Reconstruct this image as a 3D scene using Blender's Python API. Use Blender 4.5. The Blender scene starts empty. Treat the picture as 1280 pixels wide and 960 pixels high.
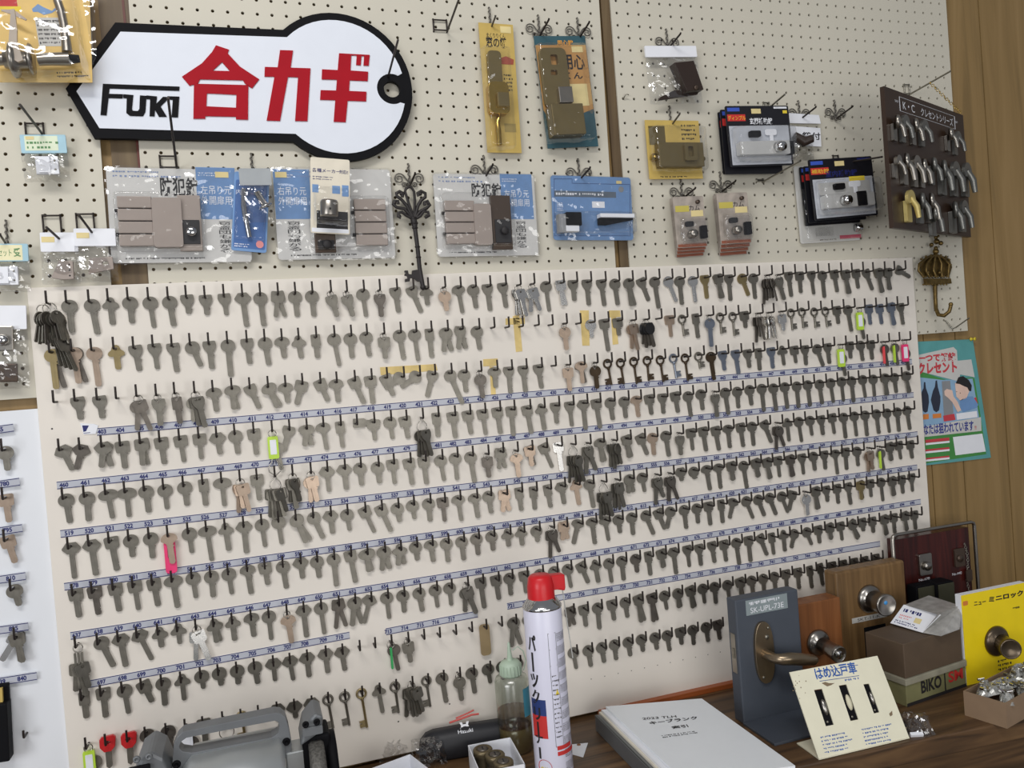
import bpy, bmesh, math, random, re
from mathutils import Vector, Matrix
from mathutils.geometry import tessellate_polygon
random.seed(7)
SC = bpy.context.scene
COL = SC.collection
PI = math.pi

# ---------------------------------------------------------------- camera (measured from the 25 mm pegboard grid)
F = 1012.0
RV = Vector((0.00679190609, -0.315889712, -0.0793821631))
TV = Vector((8.60325978, -30.4344799, 66.4128378)) * 25.0          # mm
RM = Matrix.Rotation(RV.length, 3, RV.normalized())
CP = -(RM.transposed() @ TV)                                        # camera in wall space: X right, Y down, Z into the wall (mm)
ZTOP = 2170.0
def to_w(X, Y, d):                                                  # wall mm (d = towards viewer) -> metres
    return Vector((X / 1000.0, -d / 1000.0, (ZTOP - Y) / 1000.0))
def v_w(v):
    return Vector((v[0], v[2], -v[1]))
def ray(px, py):
    return RM.transposed() @ Vector(((px - 640) / F, (py - 480) / F, 1.0))
def U(px, py, d=0.0):                                               # where a sight line meets the plane d mm before the wall
    r = ray(px, py); s = (-d - CP[2]) / r[2]; q = CP + r * s
    return to_w(q[0], q[1], -q[2])
def H(px, py, z=0.75):                                              # ... a level plane at height z (m)
    r = ray(px, py); Y = ZTOP - z * 1000; s = (Y - CP[1]) / r[1]; q = CP + r * s
    return to_w(q[0], q[1], -q[2])
def pix(w):
    c = RM @ Vector((w[0] * 1000, ZTOP - w[2] * 1000, w[1] * 1000)) + TV
    return 640 + F * c[0] / c[2], 480 + F * c[1] / c[2], c[2]
CAMW = to_w(CP[0], CP[1], -CP[2])
cam = bpy.data.cameras.new('camera'); camo = bpy.data.objects.new('camera', cam); COL.objects.link(camo)
cam.sensor_width = 36; cam.lens = F / 1280 * 36; cam.clip_start = 0.05; cam.clip_end = 60
r_, d_, f_ = [v_w(Vector(RM[i])) for i in range(3)]
M3 = Matrix((r_, -d_, -f_)).transposed()
camo.matrix_world = Matrix.Translation(CAMW) @ M3.to_4x4()
SC.camera = camo

# ---------------------------------------------------------------- materials
def lin(c):
    o = []
    for v in c:
        v = v / 255.0
        o.append(v / 12.92 if v <= 0.04045 else ((v + 0.055) / 1.055) ** 2.4)
    return (o[0], o[1], o[2], 1.0)
MATS = {}
def mat(name, rgb, rough=0.5, metal=0.0, var=0.06, scale=30.0, bump=0.0, bscale=60.0, stretch=None, spec=0.5, coat=0.0):
    if name in MATS: return MATS[name]
    m = bpy.data.materials.new(name); m.use_nodes = True
    nt = m.node_tree; b = nt.nodes['Principled BSDF']; L = nt.links
    b.inputs['Roughness'].default_value = rough; b.inputs['Metallic'].default_value = metal
    b.inputs['Specular IOR Level'].default_value = spec
    if coat: b.inputs['Coat Weight'].default_value = coat; b.inputs['Coat Roughness'].default_value = 0.05
    c = lin(rgb)
    tc = nt.nodes.new('ShaderNodeTexCoord'); mp = nt.nodes.new('ShaderNodeMapping')
    L.new(tc.outputs['Object'], mp.inputs[0])
    if stretch: mp.inputs['Scale'].default_value = stretch
    n = nt.nodes.new('ShaderNodeTexNoise'); n.inputs['Scale'].default_value = scale; n.inputs['Detail'].default_value = 3
    L.new(mp.outputs[0], n.inputs['Vector'])
    rp = nt.nodes.new('ShaderNodeValToRGB')
    rp.color_ramp.elements[0].position = 0.3; rp.color_ramp.elements[1].position = 0.7
    rp.color_ramp.elements[0].color = tuple(max(0, x * (1 - var)) for x in c[:3]) + (1,)
    rp.color_ramp.elements[1].color = tuple(min(1, x * (1 + var)) for x in c[:3]) + (1,)
    L.new(n.outputs['Fac'], rp.inputs[0]); L.new(rp.outputs[0], b.inputs['Base Color'])
    if bump:
        n2 = nt.nodes.new('ShaderNodeTexNoise'); n2.inputs['Scale'].default_value = bscale; n2.inputs['Detail'].default_value = 2
        L.new(tc.outputs['Object'], n2.inputs['Vector'])
        bp = nt.nodes.new('ShaderNodeBump'); bp.inputs['Strength'].default_value = bump; bp.inputs['Distance'].default_value = 0.004
        L.new(n2.outputs['Fac'], bp.inputs['Height']); L.new(bp.outputs[0], b.inputs['Normal'])
    MATS[name] = m; return m
def wood(name, c0, c1, c2, axis=2, scale=14.0, rough=0.5):
    m = bpy.data.materials.new(name); m.use_nodes = True; nt = m.node_tree; L = nt.links
    b = nt.nodes['Principled BSDF']; b.inputs['Roughness'].default_value = rough
    tc = nt.nodes.new('ShaderNodeTexCoord'); mp = nt.nodes.new('ShaderNodeMapping'); L.new(tc.outputs['Object'], mp.inputs[0])
    s = [scale, scale, scale]; s[axis] = scale * 0.06; mp.inputs['Scale'].default_value = s
    n = nt.nodes.new('ShaderNodeTexNoise'); n.inputs['Scale'].default_value = 2.2; n.inputs['Detail'].default_value = 6; n.inputs['Distortion'].default_value = 1.4
    L.new(mp.outputs[0], n.inputs['Vector'])
    rp = nt.nodes.new('ShaderNodeValToRGB'); e = rp.color_ramp.elements
    e[0].position = 0.30; e[0].color = lin(c0); e[1].position = 0.72; e[1].color = lin(c2)
    k = e.new(0.5); k.color = lin(c1)
    L.new(n.outputs['Fac'], rp.inputs[0]); L.new(rp.outputs[0], b.inputs['Base Color'])
    bp = nt.nodes.new('ShaderNodeBump'); bp.inputs['Strength'].default_value = 0.15; bp.inputs['Distance'].default_value = 0.002
    L.new(n.outputs['Fac'], bp.inputs['Height']); L.new(bp.outputs[0], b.inputs['Normal'])
    MATS[name] = m; return m
def clear(name, base=0.06, gain=0.6, bump=0.5, bscale=25.0, tint=(1, 1, 1), rough=0.06):
    """thin clear plastic film or shell: transparent, with a mirror-like sheen that grows at grazing angles"""
    m = bpy.data.materials.new(name); m.use_nodes = True; nt = m.node_tree; L = nt.links
    nt.nodes.remove(nt.nodes['Principled BSDF']); out = nt.nodes['Material Output']
    t = nt.nodes.new('ShaderNodeBsdfTransparent'); t.inputs[0].default_value = (*tint, 1)
    g = nt.nodes.new('ShaderNodeBsdfGlossy'); g.inputs['Roughness'].default_value = rough
    lw = nt.nodes.new('ShaderNodeLayerWeight'); lw.inputs[0].default_value = 0.35
    ma = nt.nodes.new('ShaderNodeMath'); ma.operation = 'MULTIPLY_ADD'; ma.inputs[1].default_value = gain; ma.inputs[2].default_value = base
    L.new(lw.outputs['Facing'], ma.inputs[0])
    mx = nt.nodes.new('ShaderNodeMixShader'); L.new(ma.outputs[0], mx.inputs[0]); L.new(t.outputs[0], mx.inputs[1]); L.new(g.outputs[0], mx.inputs[2])
    L.new(mx.outputs[0], out.inputs[0])
    tc = nt.nodes.new('ShaderNodeTexCoord'); n2 = nt.nodes.new('ShaderNodeTexNoise'); n2.inputs['Scale'].default_value = bscale
    n2.inputs['Detail'].default_value = 2; L.new(tc.outputs['Object'], n2.inputs['Vector'])
    bp = nt.nodes.new('ShaderNodeBump'); bp.inputs['Strength'].default_value = bump; bp.inputs['Distance'].default_value = 0.01
    L.new(n2.outputs['Fac'], bp.inputs['Height']); L.new(bp.outputs[0], g.inputs['Normal']); L.new(bp.outputs[0], lw.inputs['Normal'])
    MATS[name] = m; return m

# ---------------------------------------------------------------- mesh building (local millimetres)
TEXTS = {}
def text_mesh(s, bold=0.0):
    if (s, bold) not in TEXTS:
        c = bpy.data.curves.new('t', 'FONT'); c.body = s; c.size = 1.0; c.offset = bold; c.resolution_u = 3
        o = bpy.data.objects.new('t', c); COL.objects.link(o)
        dg = bpy.context.evaluated_depsgraph_get()
        me = bpy.data.meshes.new_from_object(o.evaluated_get(dg))
        bpy.data.objects.remove(o); bpy.data.curves.remove(c)
        vs = [tuple(v.co[:2]) for v in me.vertices]; fs = [tuple(p.vertices) for p in me.polygons]
        bpy.data.meshes.remove(me)
        if vs:
            x0 = min(v[0] for v in vs); x1 = max(v[0] for v in vs); y0 = min(v[1] for v in vs); y1 = max(v[1] for v in vs)
            vs = [((x - x0) / max(x1 - x0, 1e-6), (y - y0) / max(y1 - y0, 1e-6)) for x, y in vs]
            TEXTS[(s, bold)] = (vs, fs, (x1 - x0) / max(y1 - y0, 1e-6))
        else: TEXTS[(s, bold)] = ([], [], 1.0)
    return TEXTS[(s, bold)]
class MB:
    def __init__(self): self.v = []; self.f = []; self.sm = []
    def add(self, vs, fs, smooth=False):
        b = len(self.v); self.v += [tuple(x) for x in vs]; self.f += [tuple(i + b for i in q) for q in fs]; self.sm += [smooth] * len(fs); return self
    def box(self, x0, y0, z0, x1, y1, z1):
        vs = [(x, y, z) for z in (z0, z1) for y in (y0, y1) for x in (x0, x1)]
        return self.add(vs, [(0, 2, 3, 1), (4, 5, 7, 6), (0, 1, 5, 4), (2, 6, 7, 3), (0, 4, 6, 2), (1, 3, 7, 5)])
    def prism(self, pts, z0, z1, holes=(), smooth=False):
        def area(p): return sum(p[i][0] * p[(i + 1) % len(p)][1] - p[(i + 1) % len(p)][0] * p[i][1] for i in range(len(p)))
        pts = list(pts)
        if area(pts) < 0: pts = pts[::-1]
        loops = [pts] + [h if area(h) < 0 else h[::-1] for h in holes]
        tri = tessellate_polygon([[Vector((p[0], p[1], 0)) for p in l] for l in loops])
        flat = [p for l in loops for p in l]; n = len(flat)
        vs = [(p[0], p[1], z0) for p in flat] + [(p[0], p[1], z1) for p in flat]; fs = []
        for t in tri:
            a, b, c = t
            A, B, C_ = flat[a], flat[b], flat[c]
            s = (B[0] - A[0]) * (C_[1] - A[1]) - (B[1] - A[1]) * (C_[0] - A[0])
            if s < 0: b, c = c, b
            fs.append((a + n, b + n, c + n)); fs.append((c, b, a))
        o = 0
        for l in loops:
            for i in range(len(l)):
                j = (i + 1) % len(l); fs.append((o + i, o + j, o + j + n, o + i + n))
            o += len(l)
        return self.add(vs, fs)
    def tube(self, path, r, seg=8, close=False, cap=True):
        P = [Vector(p) for p in path]; n = len(P); R = r if isinstance(r, (list, tuple)) else [r] * n
        vs = []; fs = []; up = None
        for i in range(n):
            a = P[(i - 1) % n] if (close or i > 0) else P[i]; b = P[(i + 1) % n] if (close or i < n - 1) else P[i]
            t = (b - a); t = t.normalized() if t.length > 1e-9 else Vector((0, 0, 1))
            if up is None: up = Vector((0, 0, 1)) if abs(t.z) < 0.9 else Vector((1, 0, 0))
            s = t.cross(up); s = s.normalized() if s.length > 1e-6 else t.orthogonal().normalized()
            up = s.cross(t).normalized()
            for k in range(seg):
                an = 2 * PI * k / seg; vs.append(P[i] + (s * math.cos(an) + up * math.sin(an)) * R[i])
        for i in range(n if close else n - 1):
            j = (i + 1) % n
            for k in range(seg):
                l = (k + 1) % seg; fs.append((i * seg + k, i * seg + l, j * seg + l, j * seg + k))
        self.add(vs, fs, True)
        if cap and not close: self.add(vs[:seg], [tuple(range(seg))[::-1]]); self.add(vs[-seg:], [tuple(range(seg))])
        return self
    def lathe(self, prof, o=(0, 0, 0), ax=(0, 0, 1), seg=24, smooth=True):
        o = Vector(o); ax = Vector(ax).normalized(); s = ax.orthogonal().normalized(); t = ax.cross(s); vs = []; fs = []; n = len(prof)
        for r, h in prof:
            for k in range(seg):
                a = 2 * PI * k / seg; vs.append(o + ax * h + (s * math.cos(a) + t * math.sin(a)) * max(r, 1e-4))
        for i in range(n - 1):
            for k in range(seg):
                l = (k + 1) % seg; fs.append((i * seg + k, i * seg + l, (i + 1) * seg + l, (i + 1) * seg + k))
        self.add(vs, fs, smooth)
        if prof[0][0] > 1e-3: self.add(vs[:seg], [tuple(range(seg))[::-1]])
        if prof[-1][0] > 1e-3: self.add(vs[-seg:], [tuple(range(seg))])
        return self
    def ball(self, c, r, sx=1, sy=1, sz=1, seg=12):
        vs = []; fs = []; m = seg // 2
        for i in range(m + 1):
            th = PI * i / m
            for k in range(seg):
                a = 2 * PI * k / seg; vs.append((c[0] + r * sx * math.sin(th) * math.cos(a), c[1] + r * sy * math.sin(th) * math.sin(a), c[2] + r * sz * math.cos(th)))
        for i in range(m):
            for k in range(seg):
                l = (k + 1) % seg; fs.append((i * seg + k, (i + 1) * seg + k, (i + 1) * seg + l, i * seg + l))
        return self.add(vs, fs, True)
    def shell(self, x0, y0, x1, y1, z0, z1, inset=3, r=4):
        """vacuum-formed clear dome: rounded-rectangle foot to inset rounded-rectangle top"""
        rings = []
        for z, k in ((z0, 0), (z0 + (z1 - z0) * 0.8, inset * 0.5), (z1, inset), (z1 + 0.01, inset + 2)):
            rings.append([(p[0], p[1], z) for p in rrect(x0 + k, y0 + k, x1 - k, y1 - k, r, 4)])
        n = len(rings[0]); vs = [p for q in rings for p in q]; fs = []
        for i in range(len(rings) - 1):
            for k in range(n): l = (k + 1) % n; fs.append((i * n + k, i * n + l, (i + 1) * n + l, (i + 1) * n + k))
        self.add(vs, fs, True); return self.add(rings[-1], [tuple(range(n))])
    def text(self, s, x, y, w, h, z=0.3, bold=0.0, keep=False, rot=0):
        vs, fs, asp = text_mesh(s, bold)
        if keep: w = min(w, h * asp)
        o = []
        for a, b in vs:
            p, q = a * w, b * h
            if rot: p, q = p * math.cos(rot) - q * math.sin(rot), p * math.sin(rot) + q * math.cos(rot)
            o.append((x + p, y + q, z))
        return self.add(o, fs)
    def vtext(self, s, x, y, w, h, z=0.3, bold=0.0):
        n = len(s); c = h / n
        for i, ch in enumerate(s): self.text(ch, x + w * 0.04, y + h - c * (i + 1) + c * 0.08, w * 0.92, c * 0.84 if ch not in 'ー' else c * .84, z, bold)
        return self
    def greek(self, x, y, w, h, lines=3, z=0.3, fill=0.45, cw=2.2):
        """unreadable small print as rows of tiny strokes"""
        lh = h / lines
        for i in range(lines):
            q = x; e = x + w * random.uniform(0.75, 1.0)
            while q < e:
                l = random.uniform(0.4, 1.0) * cw; yy = y + h - lh * (i + 1) + lh * 0.25
                k = random.random()
                b = yy + (0 if k < .6 else lh * fill * .4)
                self.add([(q, b, z), (q + l, b, z), (q + l, yy + lh * fill, z), (q, yy + lh * fill, z)], [(0, 1, 2, 3)])
                q += l + cw * random.choice((0.25, 0.3, 0.35, 1.0))
        return self
    def rect(self, x0, y0, x1, y1, z=0.2):
        return self.add([(x0, y0, z), (x1, y0, z), (x1, y1, z), (x0, y1, z)], [(0, 1, 2, 3)])
    def poly(self, pts, z=0.2, holes=()):
        def area(p): return sum(p[i][0] * p[(i + 1) % len(p)][1] - p[(i + 1) % len(p)][0] * p[i][1] for i in range(len(p)))
        loops = [list(pts)] + [list(h) for h in holes]; flat = [p for l in loops for p in l]
        tri = tessellate_polygon([[Vector((p[0], p[1], 0)) for p in l] for l in loops]); fs = []
        for a, b, c in tri:
            A, B, C_ = flat[a], flat[b], flat[c]
            if (B[0] - A[0]) * (C_[1] - A[1]) - (B[1] - A[1]) * (C_[0] - A[0]) < 0: b, c = c, b
            fs.append((a, b, c))
        return self.add([(p[0], p[1], z) for p in flat], fs)
    def xf(self, M):
        self.v = [tuple(M @ Vector(p)) for p in self.v]; return self
    def mesh(self, name, m):
        me = bpy.data.meshes.new(name)
        me.from_pydata([(x / 1000, y / 1000, z / 1000) for x, y, z in self.v], [], self.f)
        me.polygons.foreach_set('use_smooth', self.sm); me.materials.append(m); me.update(); return me
    def build(self, name, m, parent=None, frame=None, bevel=0):
        o = bpy.data.objects.new(name, self.mesh(name, m)); COL.objects.link(o)
        if parent is not None: o.parent = parent
        if frame is not None: o.matrix_world = frame
        if bevel:
            b = o.modifiers.new('bevel', 'BEVEL'); b.width = bevel / 1000; b.segments = 2; b.limit_method = 'ANGLE'; b.angle_limit = 0.7
        return o
def rrect(x0, y0, x1, y1, r, n=4):
    pts = []
    for cx, cy, a in ((x1 - r, y1 - r, 0), (x0 + r, y1 - r, 1), (x0 + r, y0 + r, 2), (x1 - r, y0 + r, 3)):
        for i in range(n + 1):
            t = (a + i / n) * PI / 2; pts.append((cx + r * math.cos(t), cy + r * math.sin(t)))
    return pts
def circ(cx, cy, r, n=16, ry=None, a0=0, a1=2 * PI):
    full = abs(a1 - a0 - 2 * PI) < 1e-6
    return [(cx + r * math.cos(a0 + (a1 - a0) * i / (n if full else n - 1)), cy + (ry or r) * math.sin(a0 + (a1 - a0) * i / (n if full else n - 1))) for i in range(n)]
def frame(o, r=(1, 0, 0), u=(0, 0, 1)):
    """local x = r, local y = u, local z = towards the viewer"""
    r = Vector(r).normalized(); u = Vector(u); u = (u - r * u.dot(r)).normalized(); n = r.cross(u)
    M = Matrix((r, u, n)).transposed().to_4x4(); M.translation = Vector(o); return M
def wf(X, Y, d): return frame(to_w(X, Y, d))
def tag(o, label, cat, group=None, kind=None):
    if label: o['label'] = label
    if cat: o['category'] = cat
    if group: o['group'] = group
    if kind: o['kind'] = kind
    return o
def thing(name, label, cat, fr, group=None):
    o = bpy.data.objects.new(name, None); COL.objects.link(o); o.matrix_world = fr; o.empty_display_size = 0.02
    return tag(o, label, cat, group)
class Card:
    """a flat thing hanging d mm before the wall, laid out from its corners as measured on that plane"""
    def __init__(s, tl, tr, bl, d, fr=None):
        a, b, c = U(*tl, d), U(*tr, d), U(*bl, d)
        s.fr = fr or frame(a, b - a, a - c); s.inv = s.fr.inverted(); s.W = (b - a).length * 1000; s.H = abs((s.inv @ c).y) * 1000
    def L(s, px, py, z=0.0):
        o = s.inv @ CAMW; e = s.inv.to_3x3() @ v_w(ray(px, py)); k = (z / 1000 - o.z) / e.z; q = o + e * k
        return (q.x * 1000, q.y * 1000)
    def P(s, pts, z=0.0, sc=1.0, ox=0, oy=0): return [s.L(ox + x / sc, oy + y / sc, z) for x, y in pts]
    def R(s, x0, y0, x1, y1, z=0.0):                                 # pixel box -> local box (x0,y0,x1,y1) with y up
        a = s.L(x0, y1, z); b = s.L(x1, y0, z); return a[0], a[1], b[0], b[1]
def bag_mesh(w, h, dep, y0=0.0, nx=9, ny=9, crump=2.0):
    m = MB(); rnd = random.Random(int(w * 31 + h)); fr = []; bk = []
    for j in range(ny + 1):
        for i in range(nx + 1):
            a, b = i / nx, j / ny; k = (math.sin(PI * a) ** .7) * (math.sin(PI * min(1, b * 1.0)) ** .6 if 0 < b < 1 else 0)
            e = rnd.uniform(-crump, crump)
            fr.append((a * w - w / 2 + rnd.uniform(-.8, .8), y0 - b * h + rnd.uniform(-.8, .8), 1.0 + dep * k + e * (0 < i < nx and 0 < j < ny)))
            bk.append((a * w - w / 2, y0 - b * h, 0.4 - 0.4 * k))
    fs = [(j * (nx + 1) + i, (j + 1) * (nx + 1) + i, (j + 1) * (nx + 1) + i + 1, j * (nx + 1) + i + 1) for j in range(ny) for i in range(nx)]
    m.add(fr, fs); return m

# palette
M_PEG = mat('painted_pegboard', (206, 201, 186), 0.6, var=0.03, scale=3)
M_BOARD = mat('cream_painted_board', (232, 225, 215), 0.55, var=0.03, scale=5)
M_BOARDW = mat('white_painted_board', (232, 235, 240), 0.5, var=0.03, scale=5)
M_IRON = mat('black_iron_wire', (50, 43, 40), 0.45, 0.4, var=0.15, scale=90)
M_STEEL = mat('galvanised_wire', (150, 146, 135), 0.35, 0.9, var=0.15, scale=90)
M_BLACK = mat('matt_black', (20, 20, 23), 0.6, spec=0.1)
M_WHITE = mat('white_card', (238, 240, 246), 0.45, var=0.02)
M_RED = mat('red_lettering', (168, 18, 34), 0.6, var=0.04, spec=0.15)
M_INK = mat('black_ink', (34, 32, 34), 0.6)
M_BLUEINK = mat('blue_ink', (30, 38, 104), 0.6)
M_REDINK = mat('red_ink', (200, 50, 48), 0.6)
M_PINK = mat('pink_ink', (232, 150, 150), 0.6)
M_YEL = mat('yellow_ink', (236, 210, 60), 0.6)
M_BLUE = mat('blue_print', (112, 150, 198), 0.5, var=0.08)
M_LBLUE = mat('pale_blue_print', (168, 205, 220), 0.5)
M_GREY = mat('pale_grey_card', (205, 204, 200), 0.5, var=0.03)
M_MGREY = mat('grey_print', (140, 142, 145), 0.5)
M_PRICE = mat('cream_price_sticker', (226, 208, 150), 0.6, var=0.08)
M_CHROME = mat('chrome', (205, 205, 205), 0.12, 1.0, var=0.03)
M_SATIN = mat('satin_steel', (165, 160, 152), 0.3, 1.0, var=0.06)
M_BRONZE = mat('painted_taupe_metal', (166, 154, 146), 0.4, 0.2, var=0.04)
M_DKBRONZE = mat('dark_bronze_metal', (86, 72, 62), 0.35, 0.5)
M_BROWNP = mat('dark_brown_plastic', (48, 36, 30), 0.4)
M_CLEAR = clear('clear_blister', base=.06, gain=.28, bump=1.0, bscale=24, rough=.07)
M_FILM = clear('clear_bag_film', base=0.16, gain=0.4, bump=0.6, bscale=40, rough=0.1)
M_TAPE = mat('aged_yellow_tape', (222, 196, 128), 0.5, var=0.15, scale=40)
WOOD_WALL = wood('panel_wood', (128, 104, 64), (144, 117, 73), (156, 128, 84), 1, 9)
WOOD_DARK = wood('batten_wood', (74, 58, 40), (98, 80, 56), (116, 98, 70), 1, 14)
# ================================================================ setting: wall, pegboards, trim, floor
def struct(o, name=None):
    o['kind'] = 'structure'; return o
wx = [-2200, -1700, -1216, -1012, -810, -606, -404, -202, 0, 202, 404, 606, 800, (U(1159, 420)[0]) * 1000, U(1199, 420)[0] * 1000, 985, 1180, 1290, 1490, 1690, 1990, 2300]
wx = sorted(x for x in wx if x != 800)
m = MB()
for a, b in zip(wx[:-1], wx[1:]):
    g = 1.6
    vs = [(a + g, 0, -12), (b - g, 0, -12), (b - g, 2600, -12), (a + g, 2600, -12)]
    m.box(a + g, 0, -30, b - g, 2600, -12)
m.box(-2200, 0, -45, 2300, 2600, -20)
struct(m.build('wall_back', WOOD_WALL, frame=frame((0, 0, 0))))
fl = MB().box(-2400, -30, 0, 2500, 0, 3200); fm = mat('grey_vinyl_floor', (120, 115, 108), 0.5)
struct(fl.build('floor', fm, frame=frame((0, 0, 0), (1, 0, 0), (0, 0, 1))))
# pegboards with real holes: local x right, y up, origin at a hole
def pegboard(name, ox, oy, ang, x0, x1, ytop, ybot):
    m = MB(); P = 25.0; r = 3.0; n = 8
    i0, i1 = math.floor(x0 / P), math.ceil(x1 / P); j0, j1 = math.floor(-ybot / P), math.ceil(-ytop / P)
    for i in range(i0, i1 + 1):
        for j in range(j0, j1 + 1):
            cx, cy = i * P, j * P
            a0, a1 = max(cx - P / 2, x0), min(cx + P / 2, x1); b0, b1 = max(cy - P / 2, -ybot), min(cy + P / 2, -ytop)
            if a1 - a0 < .5 or b1 - b0 < .5: continue
            if cx - r < a0 + .4 or cx + r > a1 - .4 or cy - r < b0 + .4 or cy + r > b1 - .4:
                m.add([(a0, b0, 0), (a1, b0, 0), (a1, b1, 0), (a0, b1, 0)], [(0, 1, 2, 3)]); continue
            h = [(cx + r * math.cos(2 * PI * k / n + PI / n), cy + r * math.sin(2 * PI * k / n + PI / n)) for k in range(n)]
            vs = [(a1, b1, 0), (a0, b1, 0), (a0, b0, 0), (a1, b0, 0)] + [(p[0], p[1], 0) for p in h] + [(p[0], p[1], -4) for p in h]
            fs = [(0, 5, 4), (0, 1, 6, 5), (1, 7, 6), (1, 2, 8, 7), (2, 9, 8), (2, 3, 10, 9), (3, 11, 10), (3, 0, 4, 11)]
            fs += [(4 + k, 4 + (k + 1) % n, 12 + (k + 1) % n, 12 + k) for k in range(n)]
            m.add(vs, fs)
    for a, b, c, d in ((x0, -ybot, x1, -ybot), (x1, -ybot, x1, -ytop), (x1, -ytop, x0, -ytop), (x0, -ytop, x0, -ybot)):
        m.add([(a, b, 0), (a, b, -4), (c, d, -4), (c, d, 0)], [(0, 1, 2, 3)])
    m.add([(x0, -ybot, -4), (x0, -ytop, -4), (x1, -ytop, -4), (x1, -ybot, -4)], []) 
    o = m.build(name, M_PEG, frame=frame(to_w(ox, oy, 0), (math.cos(ang), 0, -math.sin(ang))))
    o['kind'] = 'structure'; return o
pegboard('wall_pegboard', 0, 0, 0, -13, 871, -160, 704)
pegboard('wall_pegboard', -435.9, 175.0, 0.0124, -484, 395, -330, 560)
pegboard('wall_pegboard', -1121.2, 223.7, 0.008, -320, 141, -400, 474)
# wooden battens showing in the gaps between the pegboards
for (x0, x1, d) in ((-966, -905, -6), (-32, -8, -5), (-1500, -1080, -7)):
    m = MB().box(x0, -200, -12, x1, 520 if x0 != -1500 else 0, d) if x0 != -1500 else None
    if m:
        m.v = [(x, -y, z) for x, y, z in m.v]; m.f = [q[::-1] for q in m.f]
        struct(m.build('trim_1', WOOD_DARK, frame=wf(0, 0, 0)))
m = MB().box(-2, 0, -6, 2, 720, -4.5); m.v = [(x, -y + 200, z) for x, y, z in m.v]; m.f = [q[::-1] for q in m.f]
struct(m.build('trim_2', mat('red_brown_strip', (96, 44, 34), 0.5), frame=frame(to_w(-928, 0, 0), (1, 0, 0.014), (-.014, 0, 1))))

# ================================================================ the big key board
KX0, KX1, KY0, KY1 = -1107, 713, 518, 1409
board = thing('key_board', 'long cream key board covered in rows of hooks and numbered strips', 'key board', wf(0, 0, 0))
m = MB().box(KX0, -KY1, .5, KX1, -KY0 - 0, 5.5); m.v = [(x, y - 0.0032 * (x - KX0), z) for x, y, z in m.v]
m.build('panel', M_BOARD, board, bevel=0.8)
HOLES = MB()
for i in range(22):
    X = -170 + 29.9 * i
    HOLES.add([(X + p[0], -1345 + p[1], 5.7) for p in circ(0, 0, 1.1, 6)], [tuple(range(6))])
for (px, py) in ((65, 536), (330, 760), (583, 892), (498, 902), (562, 880)): 
    q = U(px, py, 5.7); HOLES.add([(q.x * 1000 + p[0], q.z * 1000 - ZTOP + p[1], 5.7) for p in circ(0, 0, 1.6, 6)], [tuple(range(6))])
HOLES.build('pin_hole', M_INK, board)['kind'] = 'stuff'
LB = thing('key_board', 'white key board cut by the left photo edge, numbered 765 to 840', 'key board', wf(0, 0, -4.6))
m = MB().box(-1600, -1409, -1.4, -1100.5, -716, 4.9); m.build('panel', M_BOARDW, LB, bevel=0.8)
# faded tape strips on the board
def tape(pts, par, name='tape_strip', d=6.2):
    q = [U(x, y, d) for x, y in pts]
    MB().prism([(p.x * 1000, p.z * 1000 - ZTOP) for p in q], 5.6, d).build(name, M_TAPE, par)
tape([(632, 398), (656, 397), (656, 405), (632, 406)], board)
tape([(641, 395), (649, 394), (653, 439), (645, 440)], board)
tape([(725, 388), (736, 388), (737, 432), (728, 432)], board)
tape([(761, 388), (775, 388), (776, 396), (762, 397)], board)
tape([(764, 396), (770, 396), (773, 430), (766, 431)], board)
tape([(475, 459), (545, 455), (547, 463), (476, 469)], board)
tape([(604, 449), (622, 448), (622, 457), (604, 458)], board)
tape([(612, 458), (617, 458), (620, 494), (614, 495)], board)

# number strips
M_STRIP = mat('pale_blue_label_strip', (188, 191, 201), 0.4, var=0.05, scale=8)
M_STRIPL = mat('blue_strip_border', (42, 48, 104), 0.5)
ROWY = [528, 608.5, 690, 768.5, 848, 928, 1006, 1091.5, 1177, 1259]
def hookpos(r, k):
    rnd = random.Random(r * 100 + k)
    X = -1074.5 + 30.0 * k + rnd.uniform(-1.5, 1.5)
    if k < 4: X -= (3 - k) * .6
    return X, ROWY[r] + 0.0042 * (X + 1073) + 18 + rnd.uniform(-1, 1)
def strip(a, b, first, par, row=None, numbers=None):
    p, q = U(*a, 6.3), U(*b, 6.3)
    fr = frame(p, q - p); W = (q - p).length * 1000; inv = par.matrix_world.inverted() @ fr
    loc = lambda mb: mb.xf(Matrix.Translation(inv.translation * 1000) @ inv.to_3x3().to_4x4())
    s = loc(MB().box(0, -6.3, -.8, W, 6.3, 0)).build('number_strip', M_STRIP, par)
    loc(MB().box(0, 4.9, 0, W, 6.2, .15).box(0, -6.2, 0, W, -4.9, .15)).build('border', M_STRIPL, s)
    t = MB()
    for n, X in numbers:
        x = X - p.x * 1000 - 2
        if -2 < x < W - 6: t.text(str(n), x - 6, -3.9, 13.2, 7.8, .25, 0.04)
    loc(t).build('lettering', M_BLUEINK, s)
    return s
def rownums(r, k0, k1, first): return [(first + k - k0, hookpos(r, k)[0]) for k in range(k0, k1 + 1)]
strip((121, 540), (1140, 452), 403, board, numbers=rownums(3, 2, 58, 403))
strip((71, 607), (1142, 493.5), 460, board, numbers=rownums(4, 0, 58, 460))
strip((75.5, 667.5), (1147, 542.5), 519, board, numbers=rownums(5, 0, 58, 519))
strip((80.3, 733.5), (1146.6, 584), 578, board, numbers=rownums(6, 0, 58, 578))
strip((88, 795), (1151, 627), 637, board, numbers=rownums(7, 0, 58, 637))
strip((97, 858), (437, 794), 696, board, numbers=rownums(8, 0, 14, 696))
strip((482.5, 789.7), (597, 767.5), 713, board, numbers=rownums(8, 17, 21, 713))
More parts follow.
